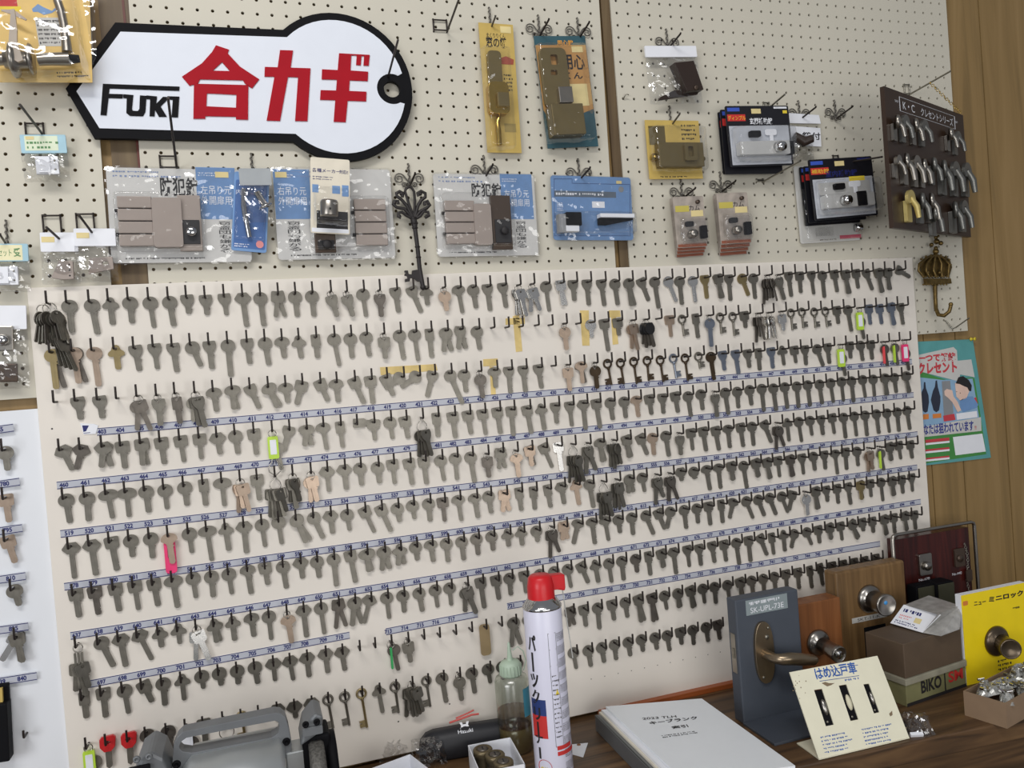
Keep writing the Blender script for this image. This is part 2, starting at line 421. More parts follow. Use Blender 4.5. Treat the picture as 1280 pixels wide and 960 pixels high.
strip((634, 758), (1100, 679.7), 721, board, numbers=rownums(8, 25, 51, 721))
for (a, b, n) in (((-30, 541), (17, 534.5), 765), ((-30, 610), (24.5, 602), 780), ((-30, 668), (28, 660), 795), ((-30, 729), (32, 720), 810), ((-30, 792), (35.5, 783), 825), ((-30, 857), (46, 845), 840)):
    q = U(*b, 6.3).x * 1000
    strip(a, b, n, LB, numbers=[(n, q - 20), (n - 1, q - 50)])
# little paper flag at the start of the 403 strip
q = U(100, 529, 7); fr = frame(q)
fl = MB().prism([(0, 0), (20, -3), (27, -6), (22, -20), (4, -19)], -.6, 0); fx = MB().poly([(3, -4), (13, -5), (8, -14), (4, -15)], .2).rect(4, -17.5, 14, -16.5, .2)
mt = Matrix.Translation((board.matrix_world.inverted() @ q) * 1000)
o = fl.xf(mt).build('paper_flag', M_WHITE, board); fx.xf(mt).build('lettering', M_BLUEINK, o)

# ================================================================ hooks and keys
ROWS = [
 "GB o54 o59 c45 o45 o53 o52 b33 b35 b38 h60 o60 s46x o46 o47 gb40< gb40< o52 gb42d b47 b52< c36 go38p m54 o46 b52 b49 G3w G2w o60 s50w+ b42 b52 b54 o54 o57+ b50< o66 o56w< o60 o55w b50n s52+ b56 o50n< o55 G5d gb50< b55 s47 b52 o60 s50 s54+ s44 b50< s56+ s50+ b44<<",
 "o66n+ o60p+ o66p c40n b44 b44 b50 o46< b49 o65 b45 o50 m38 c40 r43 o60 o46 o46 gs40 o56 o60 r55 o46x b44x o46 . . . . . go46p . o36w s66 s36 G2p G4k . s45p K44 r52 go60g K44 K50 s36 G3d G4w gs36w K46 K44 K44 K44 s40 o60 Ty s46g s46g s52g+ b50",
 ". b38 b38 . G2d gb46 gr46d G3 m42 m42+ b45< m46<+ m36 s44> s42< m42 s52< s52 s42< o44>> o44>> b50> o70< o44 go46d m40 b52 b52 b48 . gs46p m44p+ go46i K52i K52i K54i K50i K54i K50g K56i K34 o60i b42g b52g b40 r48 b46g c42 s38 b44 o52< b46 Ty s38 o46 s44 Tr Ty Tp",
 "h44< h42>d h42x s46 s45+ s46 s46 s44 h38 o42 s46 Ty b46> m38x m50 r48 r50<<< o40 o42 s42 B4 r46 s50 s46 s50 s52 s58 s56 c52 b42 b50 h60 s60 o46 o44 m44p s42 b42 s44 o54 o44 gb48 o58 o46 o44 o60 o60 o58 o58 o58 o55 o55 o55 o58 o52 o50 o50+ o46 o50+",
 "o49 o49 e50 e50 o46 o43 o42 r46 e50 G3p s46 B6 G3 G2p h46 h46 o42 o40 s46 s50 s52 o50 o52 o60 gs40d s40x gm46p s40p+ s52< s58w B5 G2 m48+ G4 s46+ s46< o46p o54 gb40 s46 s52 s52 m50 s52 o52 b52< G2d c50 o56 o44 b44 s46 o58 o56 o58 o56 o56 o56 o56",
 "h60 h60 s58 o38 o44 Tp o44 e62 c48 h56 o50 o50 o54<+ o52< h42 o40 s52< s54< o36 o36 o44 s46d m50 m48 o44 s42xp r46 r46 r46 h44 c50p o58 B4 G3 o38x o40 G2 G2d h28 o26 m54 m54 s40+ o60 s40+ s46+ s46 s48d+ b46 o42 b42 m56 s50 o44 G2p Ty s42+ s42 s42",
 "s48 s48d s48 s50 s48 e56 o45 o46 o46 m52 s40 o50 h38 o40 o60 s60 e42+ o44x c38x o36 m42 o46 o46 o42 o38 c34 c36 o32 G2d s36xp m50> m54 m50 o38 o46 o54< s46< o46> o50 o42 s50 r50 m44> o52< o50< o52< o50< s44> go46w s50+ b36 s44 b50 s42n+ s40 o54 s44+ s42 b42",
 "G4 o56< h56 h56< c34 c34 G2w c40+ c42 m42 o52 gm50p h58 o58 s52xd o52x h52> o50 o42 o46 o44 o44 G2 s60 s48 o44 s44 o44 o44 o48 s46< c46 o50 o50 o38d r50 s38+ h56 b46 b46 b46 s46 o58 s56 b50< r48 c46 o42> o42< s40 s36+ s42 s46+< s30 s36 s46+ s46 s44+ s44 -",
 "r44 s50 o50 s40< o48 c44 o32 o32 o34 o40 h40 h44 h44 h44 h44 . . Tg gs38 . . . . PL . o56x o46 o46 o46 s38xd s44 o54 s42 o42 s56+ s58d+ o40 o40+ s46+ o42 o46 o46 s46+ o46 o44 o46 s44 s46 r50 r50 s46d s40 s40 s40 s40 - - - -",
 "Ty RH RH o50d o50d Tw s40 G1 K50n . h30 h30 h28 K62 K62 K72n c52 K58 G6 K58 o58 go46 o50 o38 o36 o36 - - - o44 o44 o42 o42 o40 o36 o36 o44 s36 o42 o42 s42d - - - - - - - - - - - - - - - - - -",
]
FIRST = {3: (2, 403), 4: (0, 460), 5: (0, 519), 6: (0, 578), 7: (0, 637), 8: (0, 696)}
KM = {
 '': mat('dull_nickel_silver', (130, 126, 117), 0.42, 0.8, var=0.14, scale=70),
 'p': mat('pinkish_brass', (180, 160, 142), 0.35, 0.8, var=0.08, scale=70),
 'n': mat('yellow_brass', (165, 148, 108), 0.35, 0.85, var=0.08, scale=70),
 'd': mat('dark_tarnished_steel', (108, 102, 95), 0.4, 0.7, var=0.2, scale=70),
 'w': mat('bright_nickel', (228, 226, 222), 0.2, 0.95, var=0.04, scale=70),
 'g': mat('blue_grey_nickel', (135, 142, 155), 0.35, 0.8, var=0.1, scale=70),
 'i': mat('old_brown_iron', (74, 60, 44), 0.5, 0.6, var=0.2, scale=70),
 'k': mat('dark_tarnished_steel', (82, 78, 74)),
 'r': mat('dull_nickel_silver', (150, 142, 128)),
}
CNAME = {'': 'grey', 'p': 'pinkish brass', 'n': 'yellow brass', 'd': 'dark tarnished', 'w': 'shiny silver', 'g': 'blue-grey', 'i': 'old brown iron', 'k': 'dark', 'r': 'grey'}
BNAME = {'o': 'round bow', 'e': 'wide oval bow', 'b': 'shield-shaped bow', 's': 'squarish bow', 'r': 'narrow rectangular bow', 'h': 'six-sided bow', 'c': 'lobed bow', 'm': 'mushroom-shaped bow', 'K': 'ring bow'}
def bow(kind):
    if kind == 'o': p = circ(0, -6.2, 11.2, 22); ybot = -16.6
    elif kind == 'e': p = circ(0, -5.2, 14, 24, 9.6); ybot = -14.2
    elif kind == 'b': p = [(-9.5, 3.2), (-8, 4.6), (8, 4.6), (9.5, 3.2), (10.2, -3), (8.6, -9), (4.6, -15.5), (4, -19), (-4, -19), (-4.6, -15.5), (-8.6, -9), (-10.2, -3)]; ybot = -18.6
    elif kind == 's': p = rrect(-10.5, -15, 10.5, 4.8, 3.2, 3); p = [(x * (1 - .012 * max(0, -y - 6)), y) for x, y in p]; ybot = -14.6
    elif kind == 'r': p = rrect(-7.6, -17, 7.6, 4.8, 1.8, 2); ybot = -16.8
    elif kind == 'h': p = [(-6.5, 4.8), (6.5, 4.8), (13, -4.5), (12.2, -7), (6, -14), (-6, -14), (-12.2, -7), (-13, -4.5)]; ybot = -13.8
    elif kind == 'c': p = [( (9.2 + 2.4 * math.cos(3 * (a - PI / 2))) * math.cos(a) * 1.12, -5.4 + (9.2 + 2.4 * math.cos(3 * (a - PI / 2))) * math.sin(a)) for a in [2 * PI * i / 30 for i in range(30)]]; ybot = -11.6
    elif kind == 'm': p = [(12 * math.cos(a), -4.6 + 9.4 * math.sin(a)) for a in [PI * i / 12 for i in range(13)]] + [(-12, -7.5), (-8.5, -10), (-5.2, -12.5), (-4.5, -15), (4.5, -15), (5.2, -12.5), (8.5, -10), (12, -7.5)]; ybot = -14.6
    return p, ybot
KEYM = {}
def key_mb(kind, ln, var=0):
    m = MB()
    if kind == 'K':
        m.tube([(8.2 * math.cos(a), -4.4 + 8.2 * math.sin(a), 0) for a in [2 * PI * i / 18 for i in range(18)]], 2.1, 6, close=True)
        m.tube([(0, -12, 0), (0, -14, 0), (0, -15, 0), (0, -17, 0), (0, 4 - ln, 0)], [3.4, 3.4, 3.6, 2.4, 2.3], 8)
        y = 6 - ln
        fl = -1 if var == 1 else 1
        m.prism([(fl * a_, y + b_) for a_, b_ in ((1, 12), (12, 12), (12, 8.5), (8, 8.5), (8, 6.2), (12, 6.2), (12, 0), (1, 0))], -1.1, 1.1)
        return m
    p, yb = bow(kind); w = 4.3 if var != 1 else 3.6; tip = 4.6 - ln
    hole = circ(0, 0, 2.4 if kind != 's' else 2.2, 8)
    if var == 2 and kind in 'sbo': hole = rrect(-4.5, -1.6, 4.5, 1.6, 1.4, 2)
    m.prism(p, -1.1, 1.1, [hole])
    col = yb - 2.2
    out = [(-w, yb + 1.5), (-w, tip + 2.6), (-w * .45, tip), (w * .55, tip), (w, tip + 3)]
    if var == 0: out += [(w, col - 1.5), (w + 1.6, col - 1.5), (w + 1.6, col + 1), (w, col + 1)]
    elif var == 2: out += [(w, tip + 6), (w - 1, tip + 7), (w, tip + 8.5), (w - 1.2, tip + 11), (w, tip + 12.5), (w, col), (w + 1.2, col), (w + 1.2, col + 1.5)]
    out += [(w, yb + 1.5)]
    m.prism(out, -1.0, 1.0)
    m.box(-w * .35, tip + 3, 1.0, w * .1, yb - 1, 1.35)                      # milled rib along the blade
    if kind in 'osem' and var == 0: m.prism([(x * .62, (y + 6) * .5 - 8.2) for x, y in p], 1.1, 1.45)
    m.v = [(x * 1.1, y, z) for x, y, z in m.v]
    return m
def key_mesh(kind, ln, var, c):
    k = (kind, ln, var, c)
    if k not in KEYM: KEYM[k] = key_mb(kind, ln, var).mesh('key', KM[c])
    return KEYM[k]
def ord_(n):
    w = 'first second third fourth fifth sixth seventh eighth ninth tenth eleventh twelfth thirteenth fourteenth fifteenth sixteenth seventeenth eighteenth nineteenth'.split()
    if n <= 19: return w[n - 1]
    t = {2: 'twenty', 3: 'thirty', 4: 'forty', 5: 'fifty'}[n // 10]
    if n % 10 == 0: return t[:-1] + 'ieth'
    return t + '-' + w[n % 10 - 1]
ROWN = {0: 'top row', 1: 'second row from the top', 2: 'third row from the top', 3: 'row numbered from 403', 8: 'row numbered from 696', 9: 'lowest row'}
def where(r, k):
    if r in FIRST and k >= FIRST[r][0] and not (r == 8 and (15 <= k <= 16 or 22 <= k <= 24 or k > 51)): return 'under number %d' % (FIRST[r][1] + k - FIRST[r][0])
    return 'on %s hook of the %s' % (ord_(k + 1), ROWN[r])
def hook_mb(m, X, Y, L=32, tipz=19.5, base=5.5):
    m.tube([(X, -Y, base), (X, -Y, L - 2), (X, -Y + .6, L - .6), (X, -Y + 2, L), (X, -Y + tipz, L)], 1.9, 6)
    return m
HK = []; KEYS = []; SPECIAL = []
for r, s in enumerate(ROWS):
    T = s.split()[:59]
    assert len(T) == 59, (r, len(T))
    for k, t in enumerate(T):
        if t == '-' and not (r == 7): continue
        X, Y = hookpos(r, k)
        if r == 7 and t == '-': t = 's44'
        HK.append((X, Y))
        if t == '.': continue
        q = re.match(r'^([oebsrhcmK])(\d+)(.*)$', t)
        if q:
            kind, ln, md = q.group(1), int(q.group(2)), q.group(3)
            rnd = random.Random(r * 977 + k); c = next((x for x in md if x in 'pndwgik'), '')
            tilt = rnd.uniform(1, 7) if X > -700 else rnd.uniform(0, 6)
            n = md.count('<') - md.count('>')
            if n: tilt = {1: 20, 2: 62, 3: 88, -1: -18, -2: -58}[n]
            var = rnd.choice((0, 0, 1, 2)) if kind != 'K' else (1 if r == 9 or k in (33, 34) else 0)
            if 'x' in md:
                KEYS.append([r, k, X, Y, 8.2, kind, ln, var, c, 14, 'right-hand key of the crossed pair'])
                KEYS.append([r, k, X, Y, 11.2, kind, ln, var, c, -9, 'left-hand key of the crossed pair'])
            elif '+' in md:
                KEYS.append([r, k, X, Y, 8.2, kind, ln, 1, 'd' if c in 'np' and c else c, tilt + 9, 'rear of two keys'])
                KEYS.append([r, k, X, Y, 12.0, kind, ln, var, c, tilt - 2, 'front of two keys'])
            else: KEYS.append([r, k, X, Y, 8.0, kind, ln, var, c, tilt, ''])
        else: SPECIAL.append((r, k, X, Y, t))
# hooks: the hundred that show largest as parts, the others as one part
HK.sort(key=lambda h: pix(to_w(h[0], h[1], 20))[2])
for X, Y in HK[:99]: hook_mb(MB(), X, Y).build('hook', M_IRON, board)
m = MB()
for X, Y in HK[99:]: hook_mb(m, X, Y)
m.build('hook', M_IRON, board)['kind'] = 'stuff'
def karea(q):
    wdt = {'o': 18, 'e': 20, 'b': 15, 's': 17, 'r': 13, 'h': 17, 'c': 16, 'm': 17, 'K': 10}[q[5]]
    z = pix(to_w(q[2], q[3] + 20, 10))[2]; f = 0.6 if q[10].startswith('rear') else 1.0
    return f * wdt * q[6] / z ** 2 * (1 - .35 * max(0, (q[2] + 779) / 1507) / 1.0)
KEYS.sort(key=karea, reverse=True)
mass = MB(); MI = []; CI = list(KM)
for i, (r, k, X, Y, d, kind, ln, var, c, tilt, rel) in enumerate(KEYS):
    M = wf(X, Y - 1.2, d) @ Matrix.Rotation(math.radians(tilt), 4, 'Z') @ Matrix.Rotation(math.radians(random.uniform(-1.0, 1.0)), 4, 'X')
    if i < 300:
        o = bpy.data.objects.new('key', key_mesh(kind, ln, var, c)); COL.objects.link(o); o.matrix_world = M
        w_ = where(r, k)
        if rel: lab = '%s %s, %s, %s' % (CNAME[c], 'old key' if kind == 'K' else 'key', rel, w_)
        else: lab = '%s %s with %s hanging %s' % (CNAME[c], 'old key' if kind == 'K' else 'key', BNAME[kind], w_)
        lab = lab.replace(' hanging on', ' on').replace('second row from the top', 'second row').replace('third row from the top', 'third row')
        if len(lab.split()) > 16: lab = lab.replace(' from the top', '')
        tag(o, lab, 'key', 'keys on the long key board')
    else:
        b = key_mb(kind, ln, var); b.v = [tuple((M @ (Vector(p) / 1000)) * 1000) for p in b.v]
        mass.add(b.v, b.f); MI += [CI.index(c)] * len(b.f)
mo = mass.build('keys', KM[''])
for c in CI[1:]: mo.data.materials.append(KM[c])
mo.data.polygons.foreach_set('material_index', MI)
tag(mo, 'several hundred smaller-looking grey keys on the right of the long key board', 'keys', None, 'stuff')

# keys on rings, bunches, tagged keys
M_RING = mat('split_ring_steel', (170, 166, 158), 0.25, 0.95, var=0.05)
M_TAG = {'y': mat('yellow_green_tag', (190, 225, 70), 0.4), 'p': mat('hot_pink_tag', (240, 60, 120), 0.4), 'r': mat('coral_tag', (235, 80, 85), 0.4), 'g': mat('green_tag', (50, 165, 90), 0.4), 'w': M_WHITE}
M_RUB = mat('black_rubber', (28, 28, 30), 0.55)
def ring(m, cx, cy, r, z=0, t=.9): m.tube([(cx + r * math.cos(a), cy + r * math.sin(a), z + 1.2 * math.sin(a * .5)) for a in [2 * PI * i / 16 for i in range(16)]], t, 6, close=True); return m
def sub_key(root, kind, ln, var, c, x, y, z, ang, yaw=0, name='key'):
    o = bpy.data.objects.new(name, key_mesh(kind, ln, var, c)); COL.objects.link(o); o.parent = root
    o.matrix_local = Matrix.Translation((x / 1000, y / 1000, z / 1000)) @ Matrix.Rotation(math.radians(ang), 4, 'Z') @ Matrix.Rotation(math.radians(yaw), 4, 'Y'); return o
for r, k, X, Y, t in SPECIAL:
    w_ = where(r, k); rnd = random.Random(r * 31 + k)
    fr = wf(X, Y, 13); w_ = w_.replace('second row from the top', 'second row').replace('third row from the top', 'third row')
    if t[0] == 'g':
        q = re.match(r'^g([oebsrhcm])(\d+)(.*)$', t); c = next((x for x in q.group(3) if x in 'pndwgi'), '')
        root = thing('ringed_key', 'single %s key dangling from small ring %s' % (CNAME[c], w_), 'key ring', fr, 'single keys on split rings')
        ring(MB(), 0, -4, 5.6).build('split_ring', M_RING, root)
        sub_key(root, q.group(1), int(q.group(2)), 0, c, 1, -11, 0, 14 if '<' in t else rnd.uniform(0, 5))
    elif t == 'GB':
        root = thing('key_bunch', 'big dark bunch of keys on rings at the top left board corner', 'key bunch', fr)
        ring(MB(), 0, -8, 10).build('split_ring', M_RING, root); ring(MB(), -9, -10, 9, 3).build('split_ring', M_RING, root)
        for i in range(9): sub_key(root, 'o', rnd.choice((46, 50, 54)), rnd.choice((0, 1, 2)), '' if i % 3 else 'd', -14 + i * 3.6, -17 - rnd.uniform(0, 4), 3 + (i % 4) * 3, -12 + i * 3.2, 55 + rnd.uniform(-15, 15))
        for i in range(4): sub_key(root, 's', 56, 1, '', 5 + i * 4, -52 - i * 4, 2 + i * 2, 6 + i * 4, 50)
    elif t[0] in 'GB':
        n = int(t[1]); c = t[2:] if t[2:] in KM else ''
        bulb = t[0] == 'B'
        desc = ('%d-key %s bunch on %s %s' % (n, CNAME[c], 'bulb-shaped wire' if bulb else 'ring', w_)) if n > 1 else 'empty split ring hanging %s' % w_
        root = thing('key_bunch' if n > 1 else 'split_ring', desc, 'key bunch' if n > 1 else 'key ring', fr, 'key bunches on the long board' if n > 1 else None)
        if bulb:
            L_ = 26
            MB().tube([(-2.5, 0, 0), (-3, -5, 0), (-8.5, -12, 0), (-9.5, -18, 0), (-5, -L_, 0), (5, -L_, 0), (9.5, -18, 0), (8.5, -12, 0), (3, -5, 0), (2.5, 0, 0)], .9, 6).build('wire_loop', M_RING, root)
        else:
            L_ = 11 if (r, k) != (7, 0) else 34; ring(MB(), 0, -5.5, 7).build('split_ring', M_RING, root)
            if L_ == 34:
                for x_ in (-5, 0, 5): MB().prism(rrect(x_ - 1.6, -52, x_ + 1.6, -13, 1, 2), 0, 3).build('key_edge', KM[''], root)
            if n == 1: ring(MB(), 4, -24, 12).build('split_ring', M_RING, root)
        for i in range(n if n > 1 else 0):
            kk = rnd.choice('ossb'); a = (i - (n - 1) / 2) * (22 / max(2, n)) + 3
            if t in ('G2d', 'G2', 'G2w'): a *= 2.0
            o = sub_key(root, kk, rnd.choice((42, 46, 50, 54)), rnd.choice((0, 1, 2)), c if c != 'k' else 'd', (i - (n - 1) / 2) * 3.2, -L_ - 2, -2 + i * 2.4, a, rnd.uniform(10, 40) if n > 2 else 8)
            if t == 'G4k':
                h = MB().prism([(x * 1.15, (y + 6) * 1.1 - 6) for x, y in bow('o')[0]], -2.2, 2.2); b = h.build('plastic_head', M_RUB, o)
    elif t[0] == 'T':
        col = t[1]; nm = {'y': 'yellow-green', 'p': 'hot pink', 'r': 'coral red', 'g': 'green', 'w': 'white'}[col]
        root = thing('tagged_key', 'key with %s plastic tag hanging %s' % (nm, w_), 'tagged key', fr, 'keys with plastic tags')
        ring(MB(), 0, -5, 6.5).build('split_ring', M_RING, root)
        long_ = (r, k) in ((5, 5),); edge = (r, k) in ((2, 56), (2, 57), (8, 17), (5, 55))
        w2 = 2.0 if edge else 9
        if long_:
            sub_key(root, 'm', 52, 0, 'p', 0, -2, 4, 4)
            MB().prism(rrect(-9, -66, 9, -8, 5, 4), -2, 1.5, [rrect(-4, -40, 4, -16, 2, 2)]).build('tag', M_TAG[col], root)
        else:
            tg = MB().prism(rrect(-w2, -50, w2, -10, min(3, w2 * .8), 3), -2, 2).build('tag', M_TAG[col], root, bevel=.5)
            if not edge: MB().prism(rrect(-w2 * .6, -42, w2 * .6, -16, 1, 2), 2, 2.5).build('paper_insert', M_WHITE, tg)
            sub_key(root, 'o', 50, 1, 'd' if col != 'y' else '', 5, -11 if edge else -26, -3.2, 8)
            if (r, k) == (3, 11):
                MB().tube([(-3, -48, 0), (-4, -54, 0), (-11, -64, 0), (-10, -72, 0), (0, -80, 0), (10, -72, 0), (11, -64, 0), (4, -54, 0), (3, -48, 0)], .9, 6).build('wire_loop', M_RING, root)
    elif t == 'RH':
        root = thing('red_headed_key', 'key with red plastic head %s' % w_, 'key', fr, 'red-headed keys in the lowest row')
        MB().prism([(-12, 4), (-9, 8), (9, 9), (13, 5), (11, -10), (5, -17), (-6, -17), (-12, -9)], -3, 3, [rrect(-5, -4, 4, 0, 1.5, 2)]).build('head', mat('red_plastic', (200, 36, 40), 0.35), root, bevel=.8)
        MB().prism([(-4.5, -16), (4.5, -16), (4.5, -42), (0, -46), (-4.5, -42)], -1, 1).build('blade', KM[''], root)
    elif t == 'PL':
        root = thing('brass_plate_tag', 'long tan metal plate tag hanging on its hook in the lower middle', 'plate tag', fr)
        MB().prism(rrect(-10, -56, 10, 4, 6, 4), -1, 1, [circ(0, 0, 2.4, 8)]).build('plate', mat('tan_metal', (170, 148, 112), 0.45, 0.5, var=0.1), root)

# ---- the few keys on the left-hand white board
rows = ((765, 0, 551, 'o', 40, ''), (780, 1, 612, 's', 46, 'p'), (795, 3, 665, 's', 46, 'p'), (810, 11, 727, 'o', 36, ''), (825, 16, 788, 's', 48, ''))
hm = []
for n, px, py, kd, ln, c in rows:
    q = U(px, py, 30); X, Y = q.x * 1000, ZTOP - q.z * 1000 + 16
    hook_mb(MB(), X, Y, base=4.5, L=30).build('hook', M_IRON, LB)
    o = bpy.data.objects.new('key', key_mesh(kd, ln, 0, c)); COL.objects.link(o)
    o.matrix_world = wf(X, Y - 1.2, 8) @ Matrix.Rotation(math.radians(12 if n in (795, 810) else 3), 4, 'Z')
    tag(o, '%s key with %s under number %d on the left white board' % (CNAME[c], BNAME[kd], n), 'key', 'keys on the left white board')
    if n == 825:
        for dz, a, cc, lb in ((11, -34, 'w', 'shiny silver key slanting left under number 825 on the left board'), (14.2, 8, '', 'frontmost grey key under number 825 on the left white board')):
            o = bpy.data.objects.new('key', key_mesh('s', 48, 0, cc)); COL.objects.link(o)
            o.matrix_world = wf(X, Y - 1.2, dz) @ Matrix.Rotation(math.radians(a), 4, 'Z'); tag(o, lb, 'key', 'keys on the left white board')
q = U(30, 922, 20); hook_mb(MB(), q.x * 1000, ZTOP - q.z * 1000, 26, 12, 4.5).build('hook', M_IRON, LB)
# ================================================================ things on the pegboard
def part(mb, name, m, root, bevel=0): return mb.build(name, m, root, bevel=bevel)
# ---------------------------------------------------------------- the big key-shaped shop sign
C = Card((144, 28), (349, 37), (117.5, 172.5), 16)
sign = thing('shop_sign', 'large white key-shaped sign with black border and red Japanese lettering', 'sign', C.fr)
ct = C.L(407, 16); cr = C.L(515, 110); cb = C.L(440, 201)
def circ3(a, b, c):
    ax, ay = a; bx, by = b; cx, cy = c
    d = 2 * (ax * (by - cy) + bx * (cy - ay) + cx * (ay - by))
    ux = ((ax**2 + ay**2) * (by - cy) + (bx**2 + by**2) * (cy - ay) + (cx**2 + cy**2) * (ay - by)) / d
    uy = ((ax**2 + ay**2) * (cx - bx) + (bx**2 + by**2) * (ax - cx) + (cx**2 + cy**2) * (bx - ax)) / d
    return ux, uy, math.hypot(ax - ux, ay - uy)
ccx, ccy, cR = circ3(ct, cr, cb)
p1 = C.L(349, 37); p2 = C.L(362, 177)
def arc_outline(R, q1, q2, left):
    a0 = math.atan2(q1[1] - ccy, q1[0] - ccx); a1 = math.atan2(q2[1] - ccy, q2[0] - ccx)
    if a0 < 0: a0 += 2 * PI
    if a1 > 0: a1 -= 2 * PI
    return left + [(ccx + R * math.cos(a0 + (a1 - a0) * i / 40), ccy + R * math.sin(a0 + (a1 - a0) * i / 40)) for i in range(41)]
def on_circle(y, R, side): return (ccx - math.sqrt(max(0, R * R - (y - ccy) ** 2)), y)
ytop = (C.L(144, 28)[1] + p1[1]) / 2; ybt = (C.L(117.5, 172.5)[1] + p2[1]) / 2
tip = C.L(82, 111); A0 = C.L(144, 28); B0 = C.L(117.5, 172.5)
outer = arc_outline(cR, on_circle(p1[1], cR, 0), on_circle(p2[1], cR, 0), [B0, tip, A0])
hx, hy = C.L(490, 111.5); hr = 15.0
MB().prism(outer, -10, 0, [circ(hx, hy, hr, 24)]).build('border', M_BLACK, sign)
b = 13.5; R2 = cR - b
A1 = C.P([(603, 160)], sc=4)[0]; T1 = C.P([(383, 458)], sc=4)[0]; B1 = C.P([(498, 642)], sc=4)[0]
inn = arc_outline(R2, on_circle(p1[1] - b, R2, 0), on_circle(p2[1] + b, R2, 0), [B1, T1, A1])
# white face, notched round the ring hole
rr = hr + 13; keep = []
face = [p for p in inn]
arcpts = circ(hx, hy, rr, 26, a0=math.radians(62), a1=math.radians(298))
i0 = min(range(len(face)), key=lambda i: math.hypot(face[i][0] - (hx + rr * .75 ), face[i][1] - (hy + rr * 1.0)))
i1 = min(range(len(face)), key=lambda i: math.hypot(face[i][0] - (hx + rr * .75), face[i][1] - (hy - rr * 1.0)))
face = face[:i0 + 1] + arcpts + face[i1:]
MB().prism(face, 0, 1.5).build('face', mat('white_acrylic', (228, 233, 243), 0.5, var=0.01, spec=0.15), sign)
rd = MB(); q = lambda pts, ox, oy: C.P(pts, 1.6, 4, ox, oy)
rd.prism(q([(1080, 228), (1145, 250), (1138, 268), (1200, 335), (1296, 398), (1260, 443), (1225, 420), (1215, 403), (1000, 398), (990, 418), (948, 430), (910, 385), (1010, 318), (1060, 262)], 0, 0), 1.5, 3.5, [q([(1110, 312), (1063, 355), (1150, 357)], 0, 0)])
rd.prism(q([(970, 420), (1242, 427), (1240, 600), (1180, 598), (1180, 585), (1027, 582), (1027, 595), (967, 595)], 0, 0), 1.5, 3.5, [q([(1035, 468), (1182, 475), (1180, 540), (1032, 533)], 0, 0)])
rd.prism(q([(200, 252), (265, 254), (253, 340), (352, 343), (337, 607), (275, 606), (290, 388), (240, 386), (200, 606), (133, 604), (172, 385), (122, 384), (124, 336), (188, 338)], 300, 0), 1.5, 3.5)
rd.prism(q([(495, 268), (648, 276), (643, 330), (617, 329), (620, 282), (607, 281), (603, 328), (580, 326), (583, 279), (556, 278), (552, 354), (640, 360), (638, 407), (548, 403), (545, 456), (632, 460), (630, 508), (538, 505), (528, 612), (468, 610), (476, 502), (400, 500), (403, 452), (480, 454), (484, 400), (408, 398), (410, 348), (488, 352)], 300, 0), 1.5, 3.5)
rd.build('red_lettering', M_RED, sign)
bk = MB()
bk.prism(q([(515, 420), (898, 434), (896, 455), (548, 443), (545, 470), (615, 472), (613, 493), (543, 491), (533, 578), (503, 576)], 0, 0), 1.5, 3)
bk.prism(q([(617, 472), (667, 476), (660, 545), (665, 555), (690, 556), (697, 545), (700, 478), (733, 480), (727, 560), (715, 582), (650, 580), (632, 565), (634, 492), (616, 491)], 0, 0), 1.5, 3)
bk.prism(q([(733, 478), (785, 483), (782, 520), (815, 485), (850, 486), (803, 533), (835, 585), (795, 585), (775, 550), (773, 583), (748, 582), (751, 497), (733, 496)], 0, 0), 1.5, 3)
bk.prism(q([(838, 482), (897, 484), (890, 588), (858, 587), (864, 500), (838, 498)], 0, 0), 1.5, 3)
bk.build('black_lettering', M_BLACK, sign)

# ---------------------------------------------------------------- hooks on the pegboard
def peg_hook(px, py, tip, dt, label, fwd=3, w=26, h=22, m=None, side=0):
    """ladder-shaped wire hook: square frame lying on the board, one long arm; px,py = where the arm leaves the frame"""
    o = U(px, py, fwd); root = thing('peg_hook', label, 'hook', frame(o), 'wire hooks on the pegboard')
    f = MB(); m = m or M_IRON; x0 = -w if side <= 0 else 0; x1 = x0 + w
    for x in (x0, x1): f.tube([(x, h, -6), (x, h, 0), (x, 0, 0), (x, -3, -6)], 1.6, 6)
    for y in (1, h - 2): f.tube([(x0, y, 1), (x1, y, 1)], 1.5, 6)
    f.build('wire_frame', m, root)
    t = (root.matrix_world.inverted() @ U(*tip, dt)) * 1000
    MB().tube([(0, 0, 1), tuple(t)], 2.0, 8).build('arm', m, root); return root
def spiral(cx, cy, r0, r1, a0, turns, n=22, flip=1):
    return [(cx + flip * (r0 + (r1 - r0) * i / n) * math.cos(a0 + turns * 2 * PI * i / n), cy + (r0 + (r1 - r0) * i / n) * math.sin(a0 + turns * 2 * PI * i / n), 1.5) for i in range(n + 1)]
